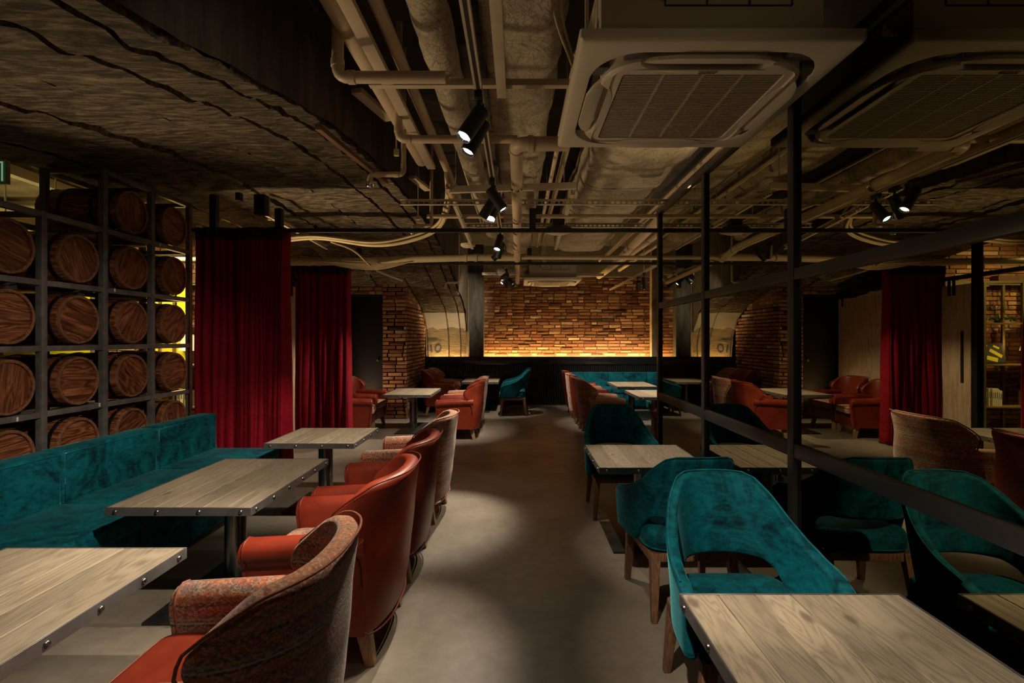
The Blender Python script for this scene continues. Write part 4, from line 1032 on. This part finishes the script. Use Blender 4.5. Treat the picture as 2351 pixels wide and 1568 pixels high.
def make_armchair(label, body, seatm, pipm, loc, rz, group):
    t = thing('wing_armchair', label, 'armchair', loc, rz, group)
    # back shell with rounded wings
    zb = 0.15
    def interp(P, a):
        if a <= P[0][0]: return P[0][1]
        for (u0, z0), (u1, z1) in zip(P, P[1:]):
            if a <= u1:
                k = (a-u0)/(u1-u0); k = k*k*(3-2*k)*0.5+k*0.5; return z0+(z1-z0)*k
        return P[-1][1]
    def top(u): return 0.803-0.018*u**2-0.11*u**8
    def yr(z): return interp([(0.15,-0.262),(0.35,-0.292),(0.6,-0.322),(0.83,-0.345)], z)
    def yf(z): return interp([(0.15,-0.17),(0.44,-0.165),(0.50,-0.145),(0.56,-0.085),(0.615,-0.045),(0.66,-0.052),(0.70,-0.080),(0.77,-0.135)], z)
    def hwid(z): return interp([(0.15,0.298),(0.45,0.312),(0.62,0.335),(0.8,0.325)], z)
    def shellpt(u, v):
        s = u*2-1; a = abs(s); ph = s*math.pi/2
        z = zb+(top(a)-zb)*v
        x = hwid(z)*math.copysign(abs(math.sin(ph))**0.78, s)
        c = max(0.0, math.cos(ph))**0.95
        y = yr(z)+(yf(z)-yr(z))*(1-c)
        return (x, y, z)
    o = MB().grid(shellpt, 37, 18).build('back_shell', body, t, ang=180)
    mod(o, 'SOLIDIFY', thickness=0.07, offset=SOFF, use_even_offset=False)
    mod(o, 'SUBSURF', levels=1, render_levels=1)
    # piping over the back edge
    pp = [shellpt(i/40, 1.0) for i in range(41)]
    tail = [shellpt(1.0, 1-i/12*0.62) for i in range(1, 13)]; headp = [shellpt(0.0, 1-i/12*0.62) for i in range(12, 0, -1)]
    pts = [(p[0]*1.012, p[1]-0.003, p[2]+0.003) for p in headp+pp+tail]
    MB().tube(pts, 0.0045, 6).build('piping', pipm, t, ang=180)
    pts = [tuple(Vector(shellpt(i/40, 0.0))*1.0+Vector((0,-0.002,0.004))) for i in range(41)]
    MB().tube(pts, 0.0045, 6).build('piping', pipm, t, ang=180)
    # arms: panel with a rolled top
    for s_ in (-1, 1):
        prof = [(0.235,0.15),(0.235,0.46),(0.228,0.50),(0.228,0.535),(0.245,0.565),(0.275,0.578),(0.310,0.570),(0.332,0.545),(0.335,0.515),(0.322,0.492),(0.306,0.480),(0.300,0.455),(0.306,0.15)]
        m_ = len(prof); st = [(-0.185,0.0),(-0.10,0.0),(0.05,0.0),(0.20,0.0),(0.315,0.0),(0.335,-0.006)]
        vs = []
        for j, (y, sh) in enumerate(st):
            for x, z in prof:
                cx, cz = 0.275, 0.36
                k = 0.96 if j == len(st)-1 else 1.0
                yy = y if z > 0.48 else y-0.03*(1-(z-0.15)/0.33)*(1 if y > 0.1 else 0)
                zz = z-0.020*max(0, (y+0.1))/0.4 if z > 0.45 else z
                vs.append((s_*(cx+(x-cx)*k), yy, cz+(zz-cz)*k+sh))
        mb = MB().add(vs, [(j*m_+k, j*m_+(k+1) % m_, (j+1)*m_+(k+1) % m_, (j+1)*m_+k) for j in range(len(st)-1) for k in range(m_)]+[tuple(range(m_)), tuple((len(st)-1)*m_+k for k in range(m_))])
        o = mb.build('armrest', body, t, ang=55)
        MB().tube([vs[(len(st)-2)*m_+k] for k in range(m_)], 0.0042, 6, closed=True).build('piping', pipm, o, ang=180)
    MB().box(-0.245, 0.245, -0.20, 0.295, 0.15, 0.335).build('seat_base', body, t, bev=0.012)
    sc = pillow(-0.238, 0.238, -0.215, 0.345, 0.325, 0.42, 0.018).build('seat_cushion', seatm, t, ang=60)
    MB().tube(pad_ring(-0.238, 0.238, -0.215, 0.345, 0.405, off=-0.002), 0.0042, 6, closed=True).build('piping', pipm, sc, ang=180)
    for x, y, bx, by in ((-0.245,0.25,-0.262,0.278), (0.245,0.25,0.262,0.278), (-0.225,-0.155,-0.245,-0.195), (0.225,-0.155,0.245,-0.195)):
        leg4((x, y), (bx, by), 0.155, 0.030, 0.021).build('leg', M['oak'], t, bev=0.002)
    return t
RED = ('leather', 'kilim', 'leatherd'); PAT = ('kilim', 'leather', 'pipingk')
XA = -0.825
G1 = 'armchairs lining the left of the aisle'; G2 = 'armchairs lining the back right tables'
pr = make_armchair('red-brown leather wing armchair second from the viewer, lit on its back', M['leather'], M['kilim'], M['leatherd'], (XA, 2.45, 0), R(90), G1)
pk = make_armchair('patterned fabric wing armchair with red leather seat, nearest the viewer', M['kilim'], M['leather'], M['pipingk'], (XA-0.01, 1.50, 0), R(91), G1)
dup(pr, (XA, 3.20, 0), R(90), 'darker red leather wing armchair third from the viewer along the aisle')
dup(pk, (XA, 4.13, 0), R(88), 'patterned wing armchair alone beside the square left table')
dup(pr, (XA+0.02, 7.36, 0), R(92), 'red leather armchair beside the long table by the brick pier, aisle side')
dup(pk, (XA+0.03, 8.06, 0), R(90), 'patterned armchair behind the far red one, aisle side of the pier table')
dup(pr, (-2.42, 7.42, 0), R(-80), 'red leather armchair with patterned seat, nearest the far curtain')
dup(pr, (-2.47, 8.12, 0), R(-92), 'red leather armchair in front of the black door')
dup(pr, (-1.50, 9.80, 0), R(-90), 'red leather armchair by the brick corner, facing the far left table')
dup(pk, (-1.47, 10.42, 0), R(-90), 'patterned armchair in the far left corner under the painted number')
XB = 1.17
dup(pk, (XB+0.02, 7.55, 0), R(-90), 'dark patterned armchair nearest in the back right row', G2)
dup(pr, (XB, 8.22, 0), R(-90), 'red leather armchair second in the back right row', G2)
dup(pk, (XB, 8.88, 0), R(-90), 'patterned armchair third in the back right row', G2)
dup(pr, (XB, 9.54, 0), R(-90), 'red leather armchair farthest in the back right row', G2)
dup(pr, (2.02, 5.98, 0), R(8), 'red leather armchair half hidden by the end of the mirror', G2)

# ------------------------------------------------------------------ teal chairs (front is local +Y)
def make_teal(label, loc, rz):
    t = thing('velvet_chair', label, 'chair', loc, rz, 'teal velvet chairs')
    def top(a):
        P = [(0,0.828),(0.20,0.825),(0.31,0.806),(0.42,0.755),(0.55,0.682),(0.68,0.63),(0.80,0.597),(0.92,0.575),(0.97,0.56),(1.0,0.53)]
        for (u0, z0), (u1, z1) in zip(P, P[1:]):
            if a <= u1: k = (a-u0)/(u1-u0); k = k; return z0+(z1-z0)*k
        return P[-1][1]
    def bot(a):
        P = [(0,0.505),(0.35,0.50),(0.46,0.475),(0.55,0.415),(0.62,0.345),(0.66,0.325),(1.0,0.335)]
        for (u0, z0), (u1, z1) in zip(P, P[1:]):
            if a <= u1: k = (a-u0)/(u1-u0); return z0+(z1-z0)*k
        return P[-1][1]
    def pt(u, v):
        s = u*2-1; a = abs(s); ph = s*math.pi/2
        zt = top(a); zb = bot(a); z = zb+(zt-zb)*v
        lean = 0.24*max(0, z-0.48)*max(0, math.cos(ph))**0.6
        fl = 1+0.06*max(0, (z-0.33)/0.3)*(1 if a > 0.5 else a*2)
        x = 0.262*math.copysign(abs(math.sin(ph))**0.70, s)*fl
        c = max(0.0, math.cos(ph))
        y = 0.235-0.465*c**0.85-lean
        if a > 0.9: y -= 0.02*(1-v)*0+0.012*((a-0.9)/0.1)*(1-v)
        return (x, y, z)
    o = MB().grid(pt, 53, 14).build('back_shell', M['velvet'], t, ang=180)
    mod(o, 'SOLIDIFY', thickness=0.045, offset=0.0)
    mod(o, 'SUBSURF', levels=1, render_levels=1)
    s0 = [pt(i/60, 1.0) for i in range(2, 59)]
    def offs(i, p):  # piping along the outer top edge
        q = Vector((p[0], p[1]+0.0, 0)); d = Vector((p[0], p[1]-0.12, 0)).normalized()*0.013; return (p[0]+d.x, p[1]+d.y, p[2]+0.001)
    MB().tube([offs(i, p) for i, p in enumerate(s0)], 0.0038, 6).build('piping', M['velvetp'], t, ang=180)
    sc = pillow(-0.232, 0.232, -0.225, 0.255, 0.325, 0.435, 0.022, e=0.42).build('seat_cushion', M['velvet'], t, ang=60)
    MB().tube(pad_ring(-0.232, 0.232, -0.225, 0.255, 0.345, e=0.42, off=0.001), 0.004, 6, closed=True).build('piping', M['velvetp'], sc, ang=180)
    f = MB(); f.box(-0.205,0.205,0.185,0.215,0.285,0.327); f.box(-0.205,0.205,-0.215,-0.185,0.285,0.327); f.box(-0.225,-0.20,-0.2,0.2,0.285,0.327); f.box(0.20,0.225,-0.2,0.2,0.285,0.327)
    f.build('seat_frame', M['walnut'], t, bev=0.003)
    for sx in (-1, 1):
        leg4((sx*0.205, 0.195), (sx*0.222, 0.222), 0.327, 0.027, 0.015).build('leg', M['walnut'], t, bev=0.003)
        leg4((sx*0.195, -0.195), (sx*0.215, -0.245), 0.327, 0.025, 0.014).build('leg', M['walnut'], t, bev=0.003)
    return t
tc = make_teal('teal velvet chair facing the viewer behind the nearest right table', (0.842, 1.91, 0), R(180))
dup(tc, (0.875, 2.78, 0), R(3), 'shadowed teal velvet chair with its back to the nearest teal chair')
dup(tc, (0.82, 4.17, 0), R(180), 'teal velvet chair beyond the second right table, facing the viewer')
dup(tc, (-0.08, 9.50, 0), R(90), 'teal velvet chair in profile before the black dado, nearer of two')
dup(tc, (-0.07, 10.12, 0), R(90), 'teal velvet chair half hidden behind the one seen in profile')

# ------------------------------------------------------------------ benches
def cushion_block(x0, x1, y0, y1, z0, z1, r=0.022):
    mb = MB().box(x0, x1, y0, y1, z0, z1); return mb
def piping_rect(pts, mat, par): MB().tube(pts, 0.0045, 6, closed=True).build('piping', mat, par, ang=180)
bn = thing('banquette_sofa', 'long teal velvet banquette in front of the barrel rack', 'sofa', (-2.62, 0, 0))
ye = [4.60, 3.845, 3.04, 2.24, 1.44, 0.64]
for a, b in zip(ye[1:], ye):
    c = MB().box(-0.23, -0.08, a+0.004, b-0.004, 0.40, 0.735).build('back_cushion', M['velvet'], bn, bev=0.022, seg=3, ang=180)
    piping_rect([(-0.079,a+0.018,0.42),(-0.079,b-0.018,0.42),(-0.083,b-0.016,0.715),(-0.083,a+0.016,0.715)], M['velvetp'], c)
    MB().box(-0.22, 0.455, a+0.002, b-0.002, 0.06, 0.33).build('base_panel', M['velvet'], bn, bev=0.010, seg=2, ang=180)
    c = MB().box(-0.22, 0.485, a+0.003, b-0.003, 0.32, 0.425).build('seat_cushion', M['velvet'], bn, bev=0.026, seg=3, ang=180)
    piping_rect([(0.478,a+0.02,0.335),(0.478,b-0.02,0.335),(0.478,b-0.02,0.338),(0.478,a+0.02,0.338)], M['velvetp'], c)
MB().box(-0.20, 0.42, 0.66, 4.57, 0.0, 0.06).build('plinth', M['black'], bn)
bf = thing('banquette_sofa', 'L-shaped teal velvet banquette along the far wall at right', 'sofa', (1.10, 10.78, 0))
xe = [0.0, 0.78, 1.58, 2.04]
for a, b in zip(xe, xe[1:]):
    c = MB().box(a+0.004, b-0.004, -0.20, -0.06, 0.40, 0.71).build('back_cushion', M['velvet'], bf, bev=0.02, seg=3, ang=180)
    MB().tube([(a+0.02,-0.20,0.70),(b-0.02,-0.20,0.70)], 0.005, 6).build('piping', M['velvetp'], c)
    MB().box(a+0.003, b-0.003, -0.66, -0.06, 0.32, 0.425).build('seat_cushion', M['velvet'], bf, bev=0.024, seg=3, ang=180)
    MB().box(a+0.003, b-0.003, -0.64, -0.06, 0.06, 0.33).build('base_panel', M['velvet'], bf, bev=0.01, seg=2, ang=180)
for a, b in ((-1.5,-0.66),(-2.3,-1.5),(-3.1,-2.3),(-3.9,-3.1)):
    MB().box(1.88, 2.03, a+0.003, b-0.003, 0.40, 0.71).build('back_cushion', M['velvet'], bf, bev=0.02, seg=3, ang=180)
    MB().box(1.42, 2.03, a+0.003, b-0.003, 0.32, 0.425).build('seat_cushion', M['velvet'], bf, bev=0.024, seg=3, ang=180)
    MB().box(1.44, 2.03, a+0.003, b-0.003, 0.06, 0.33).build('base_panel', M['velvet'], bf, bev=0.01, seg=2, ang=180)
p = MB(); p.box(0.02, 2.0, -0.60, -0.08, 0, 0.06); p.box(1.48, 2.0, -3.85, -0.60, 0, 0.06); p.build('plinth', M['black'], bf)

# ------------------------------------------------------------------ barrel rack and barrels
XR = -3.25; D_ = 0.46
ry = [2.447, 2.971, 3.495, 4.017, 4.542, 5.066]; rzs = [0.03, 0.435, 0.884, 1.333, 1.783, 2.2496]; ZT = 2.716
rk = thing('barrel_rack', 'tall grey steel rack holding wooden barrels behind the teal bench', 'rack', (XR, 0, 0))
s = 0.022
for i, y in enumerate(ry):
    zt = ZT if i >= 3 else 2.2496
    for x in (0, -D_): MB().box(x-s, x+s, y-s, y+s, 0, zt+s).build('post', M['racksteel'], rk, bev=0.002)
for a, b in zip(ry, ry[1:]):
    for z in rzs+([ZT] if a > 4.0 else []):
        for x in (0, -D_): MB().box(x-s*0.9, x+s*0.9, a+s, b-s, z-s*0.9, z+s*0.9).build('rail', M['racksteel'], rk, bev=0.002)
for i, y in enumerate(ry):
    for z in rzs+([ZT] if i >= 3 else []):
        MB().box(-D_+s, -s, y-s*0.8, y+s*0.8, z-s*0.8, z+s*0.8).build('cross_rail', M['racksteel'], rk, bev=0.002)
for (y, z) in ((4.1,1.80),(3.95,0.90),(4.62,2.26),(3.3,0.89)): MB().box(-0.023,0.023,y,y+0.012,z-0.024,z+0.004).build('tie', M['white'], rk)

BL, RH, RB = 0.66, 0.177, 0.193   # length, head radius, bulge radius
def brad(x): return RH+(RB-RH)*(1-(2*abs(x)/BL)**2)
def make_barrel(label, loc, roll):
    t = thing('barrel', label, 'barrel', loc, 0, 'oak barrels in the steel rack'); n = 20
    def stave():
        mb = MB(); xs = [-BL/2+BL*i/10 for i in range(11)]; vs = []
        ha = math.pi/n*0.975
        for x in xs:
            r = brad(x)
            for a, rr in ((-ha, r-0.003), (-ha*0.5, r), (ha*0.5, r), (ha, r-0.003), (ha, r-0.02), (-ha, r-0.02)):
                vs.append((x, rr*math.sin(a), rr*math.cos(a)))
        m_ = 6
        mb.add(vs, [(j*m_+k, j*m_+(k+1) % m_, (j+1)*m_+(k+1) % m_, (j+1)*m_+k) for j in range(10) for k in range(m_)]+[tuple(range(6)), tuple(60+k for k in range(6))])
        return mb.mesh('stave', M['bx'], ang=50)
    if 'st' not in BC: BC['st'] = stave()
    for i in range(n):
        o = link('stave', BC['st'], t); o.rotation_euler = (2*math.pi*i/n, 0, 0)
    for x in (-0.27, -0.13, 0.13, 0.262):
        r0, r1 = brad(x-0.014)+0.002, brad(x+0.014)+0.002
        h = MB().lathe([(r0,x-0.014),(r0+0.003,x-0.013),(r1+0.003,x+0.013),(r1,x+0.014)], 36, 'X').build('hoop', M['hoop'], t, ang=50)
        for a in (0.5, 2.6, 4.0):
            MB().lathe([(0.006,0),(0.004,0.004),(0,0.005)], 8, 'Z').build('hoop_nail', M['brass'], h).matrix_local = Matrix.Rotation(a, 4, 'X')@Matrix.Translation((x, 0, brad(x)+0.004))
    # head boards
    hr = RH-0.017; nb = 6
    for e in (1,):
        for i in range(nb):
            a0 = -hr+2*hr*i/nb+0.001; a1 = -hr+2*hr*(i+1)/nb-0.001; pts = []
            K = 6
            for k in range(K+1): z = a0+(a1-a0)*k/K; pts.append((math.sqrt(max(0, hr*hr-z*z)), z))
            for k in range(K, -1, -1): z = a0+(a1-a0)*k/K; pts.append((-math.sqrt(max(0, hr*hr-z*z)), z))
            key = ('hb', i)
            if key not in BC: BC[key] = MB().prism(pts, BL/2-0.035, BL/2-0.016, 'X').mesh('head_board', M['bh'], ang=30)
            o = link('head_board', BC[key], t); o.rotation_euler = (roll, 0, 0)
    if 'rim' not in BC: BC['rim'] = MB().lathe([(RH-0.019,BL/2-0.03),(RH-0.019,BL/2-0.001),(RH-0.014,BL/2+0.002),(RH-0.003,BL/2+0.002),(RH+0.001,BL/2-0.004),(RH+0.001,BL/2-0.02)], 40, 'X').mesh('chime_rim', M['brimw'], ang=50)
    link('chime_rim', BC['rim'], t)
    if 'back' not in BC: BC['back'] = MB().lathe([(0,-BL/2+0.02),(RH-0.01,-BL/2+0.02)], 30, 'X').mesh('back_head', M['bx'])
    link('back_head', BC['back'], t)
    return t
BC = {}
rows = [('bottom', rzs[0]), ('fifth', rzs[1]), ('fourth', rzs[2]), ('third', rzs[3]), ('second', rzs[4]), ('top', rzs[5])]
cols = [(0,'hidden left'), (1,'leftmost'), (2,'second'), (3,'third'), (4,'rightmost')]
proto = None; rg = random.Random(21)
for rn, z in rows:
    for ci, cn in cols:
        if rn == 'top' and ci < 3: continue
        if ci == 0: continue
        y = (ry[ci]+ry[ci+1])/2+0.01; roll = rg.random()*3.1
        lb = f'wooden barrel in the {rn} row from the top of the rack, {cn} column' if rn != 'top' and rn != 'bottom' else (f'wooden barrel in the raised top row of the rack, {cn} column' if rn == 'top' else f'wooden barrel in the lowest row of the rack, {cn} column')
        loc = (XR-0.30, y, z+0.02+RB-0.005)
        if proto is None: proto = make_barrel(lb, loc, roll); b_ = proto
        else:
            b_ = dup(proto, loc, 0, lb)
            dr = rg.random()*6.28
            b_.rotation_euler = (0, 0, 0)
            for c in b_.children:
                if c.name.startswith('head_board'): c.rotation_euler = (dr, 0, 0)
                elif c.name.startswith('stave'): c.rotation_euler = (c.rotation_euler[0]+dr, 0, 0)

# ------------------------------------------------------------------ bookcase and ornaments in the side room
bk = thing('bookcase', 'open steel and wood bookcase before the brick wall, seen in the mirror', 'bookcase', (-3.41, 7.25, 0))
xs_ = [0, -0.55, -1.10, -1.65]; zs_ = [0.44, 1.04, 1.63]
for x in xs_:
    for y in (0, 0.30): MB().box(x-0.017, x+0.017, y-0.017, y+0.017, 0, 2.22).build('post', M['shelfst'], bk)
for z in zs_+[0.0]:
    MB().box(-1.667, 0.017, -0.012, 0.315, z-0.022, z-0.002).build('shelf', M['shelfb'], bk, bev=0.002)
for y in (0, 0.30): MB().box(-1.667, 0.017, y-0.015, y+0.015, 2.19, 2.22).build('top_rail', M['shelfst'], bk)
bx, by = -3.41, 7.25
def book(x, z, w, h, d, mat, label, grp, band=None, lean=0):
    t = thing('book', label, 'book', (x, by+0.05, z), 0, grp)
    MB().box(0, w, 0, d, 0, h).build('cover', mat, t, bev=0.001, seg=1)
    MB().box(0.002, w-0.002, 0.004, d-0.004, h-0.001, h+0.0005).build('pages', M['white'], t)
    if band: MB().box(-0.0005, w+0.0005, -0.001, 0.001, h*0.25, h*0.31).build('title_band', band, t)
    MB().box(w*0.35, w*0.65, -0.0012, 0.001, h*0.45, h*0.8).build('spine_lettering', M['ink'] if mat != M['bookg'] else M['white'], t)
    t.rotation_euler = (0, lean, 0); return t
g = 'books on the lower bookcase shelf'
specs = [(0.075,0.26,'bookg','wide dark grey book at the end of the lower row'),(0.022,0.255,'white','thin white book next to the wide dark grey one'),(0.030,0.25,'booko','olive book with red band in the lower row'),
         (0.022,0.235,'white','thin white book beside the olive one'),(0.032,0.245,'white','thicker white book in the middle of the lower row'),(0.026,0.25,'white','tall white book right of the thicker one'),
         (0.022,0.235,'white','white book before the last one in the lower row'),(0.030,0.22,'white','short white book ending the lower row')]
x = -3.99
for w, h, mt, lb in specs:
    x -= w+0.002; book(x, 0.44, w, h, 0.19, M[mt], lb, g, M['bookr'] if mt == 'booko' else None)
book(-3.93, 1.63, 0.035, 0.24, 0.18, M['booko'], 'olive book on the upper shelf by the corner', 'books on the upper bookcase shelf')
book(-3.98, 1.63, 0.03, 0.24, 0.18, M['bookg'], 'dark book on the upper shelf by the corner', 'books on the upper bookcase shelf')
book(-4.03, 1.63, 0.032, 0.23, 0.18, M['white'], 'white book on the upper shelf by the ivy', 'books on the upper bookcase shelf')
for i in range(4): book(-4.86+0.05*i, 0.44, 0.04, 0.24-0.01*i, 0.18, M['white' if i % 2 else 'booko'], ['olive book at the left end of the bookcase', 'white book second from the left end of the bookcase', 'olive book third from the left end of the bookcase', 'white book fourth from the left end of the bookcase'][i], g)
# framed picture leaning
pf = thing('framed_picture', 'tilted black framed abstract picture on the middle shelf', 'picture', (-3.98, by+0.07, 1.045))
pf.rotation_euler = (R(-12), R(0), 0)
MB().box(-0.36,0.13,0,0.02,0,0.30).build('frame', M['black'], pf, bev=0.002); MB().box(-0.34,0.11,-0.002,0.001,0.02,0.28).build('picture_sheet', M['ink'], pf)
ab = MB()
for (a, b, w) in [((-0.32,0.10),(-0.16,0.20),0.05),((-0.25,0.05),(-0.10,0.09),0.06),((-0.05,0.18),(0.06,0.25),0.04),((-0.02,0.08),(0.08,0.13),0.04),((-0.30,0.22),(-0.22,0.26),0.03)]:
    dx, dz = b[0]-a[0], b[1]-a[1]; L = math.hypot(dx, dz); nx_, nz = -dz/L*w/2, dx/L*w/2
    ab.prism([(a[0]+nx_,a[1]+nz),(a[0]-nx_,a[1]-nz),(b[0]-nx_,b[1]-nz),(b[0]+nx_,b[1]+nz)], -0.003, -0.0021, 'Y')
ab.build('colour_patch', M['yellow'], pf)
ab = MB(); ab.prism([(0.09,0.03),(0.07,0.03),(-0.14,0.27),(-0.11,0.27)], -0.0036, -0.0025, 'Y'); ab.build('pale_stripe', M['white'], pf)
# model boat
sb = thing('model_sailboat', 'small brass and cloth model sailing boat on the lower shelf', 'model boat', (-3.84, by+0.10, 0.44))
MB().add([(-0.10,0,0.085),(0,0.02,0.08),(0.10,0,0.09),(0,-0.02,0.08),(-0.06,0,0.05),(0.06,0,0.05)], [(0,1,2,3),(0,4,5,2,1),(0,3,2,5,4)]).build('hull', M['brass'], sb)
MB().tube([(0,0,0.05),(0,0,0.30)], 0.003, 6).build('mast', M['brass'], sb); MB().tube([(0,0,0.0),(0,0,0.05)], 0.006, 8).build('stand', M['brass'], sb); MB().lathe([(0.04,0),(0.04,0.006),(0.0,0.008)], 16).build('foot', M['brass'], sb)
MB().prism([(-0.004,0.11),(-0.10,0.105),(-0.004,0.29)], -0.001, 0.001, 'Y').build('sail', M['sail'], sb); MB().prism([(0.004,0.11),(0.085,0.105),(0.004,0.26)], -0.001, 0.001, 'Y').build('sail', M['sail'], sb)
# ivy
iv = thing('ivy_plant', 'trailing green ivy in a dark pot on the upper shelf', 'plant', (-4.28, by+0.12, 1.63))
MB().lathe([(0.035,0),(0.045,0.05),(0.04,0.05),(0.0,0.045)], 16).build('pot', M['black'], iv)
rg = random.Random(3); lv = MB().add([(0,0,0),(0.014,0.006,0.002),(0.010,0.022,0.0),(0,0.034,-0.004),(-0.010,0.022,0.0),(-0.014,0.006,0.002)], [(0,1,2,3,4,5)]).mesh('leaf', M['leaf'])
for i in range(60):
    u = rg.random()*2-1; o = link('leaf', lv, iv, (u*0.22, rg.random()*0.08-0.06, 0.03+0.07*rg.random()*(1-abs(u)*0.6))); o.rotation_euler = (rg.random()*2, rg.random()*2, rg.random()*6)
MB().tube(bez([(-0.22,0,0.03),(-0.1,0,0.07),(0,0,0.05),(0.1,0,0.07),(0.22,0,0.03)], 6), 0.003, 5).build('stem', M['leaf'], iv)
mg = thing('glass_ornament', 'round glass ornament on a dark stem above the ivy', 'ornament', (-4.30, by+0.2, 1.63))
MB().tube([(0,0,0),(0,0,0.20)], 0.008, 8).build('stem', M['black'], mg); MB().lathe([(0.0,0.19),(0.035,0.20),(0.05,0.225),(0.035,0.25),(0.0,0.26)], 20).build('globe', M['chrome'], mg)
# shelf lamp
sl = thing('table_lamp', 'lit cream shaded lamp on the middle shelf at the edge of the mirror', 'lamp', (-4.74, by+0.12, 1.04))
MB().lathe([(0.06,0),(0.05,0.02),(0.012,0.04),(0.010,0.20)], 20).build('lamp_base', M['brass'], sl)
MB().lathe([(0.12,0.19),(0.07,0.42)], 28).build('lamp_shade', M['shade'], sl)
d = bpy.data.lights.new('shelf_lamp_bulb', 'POINT'); d.energy = 14; d.color = (1.0, 0.62, 0.25); d.shadow_soft_size = 0.06
o = bpy.data.objects.new('shelf_lamp_bulb', d); COL.objects.link(o); o.location = (-4.74, by-0.05, 1.30)
# lights of the side room (ceiling fixtures there, out of the direct view)
SIDE = [((-4.6, 6.3, 3.1), (-4.3, 7.6, 1.2), 260, 100, (1.0,0.74,0.34)), ((-5.6, 6.6, 3.1), (-5.5, 7.6, 1.4), 300, 90, (1.0,0.86,0.35)), ((-3.7, 6.7, 2.9), (-3.9, 7.6, 1.3), 260, 100, (1.0,0.74,0.34)), ((-6.8, 6.6, 2.6), (-7.0, 7.6, 1.4), 260, 90, (1.0,0.86,0.35))]
for p, a, pw, cn, cl in SIDE: spot(p, a, pw, cn, 0.8, cl, 0.06)
area((-6.0, 5.2, 1.9), (-6.0, 5.4, 3.2), 14, 0.8, 0.4, (1.0, 0.82, 0.30), 'uplighter')
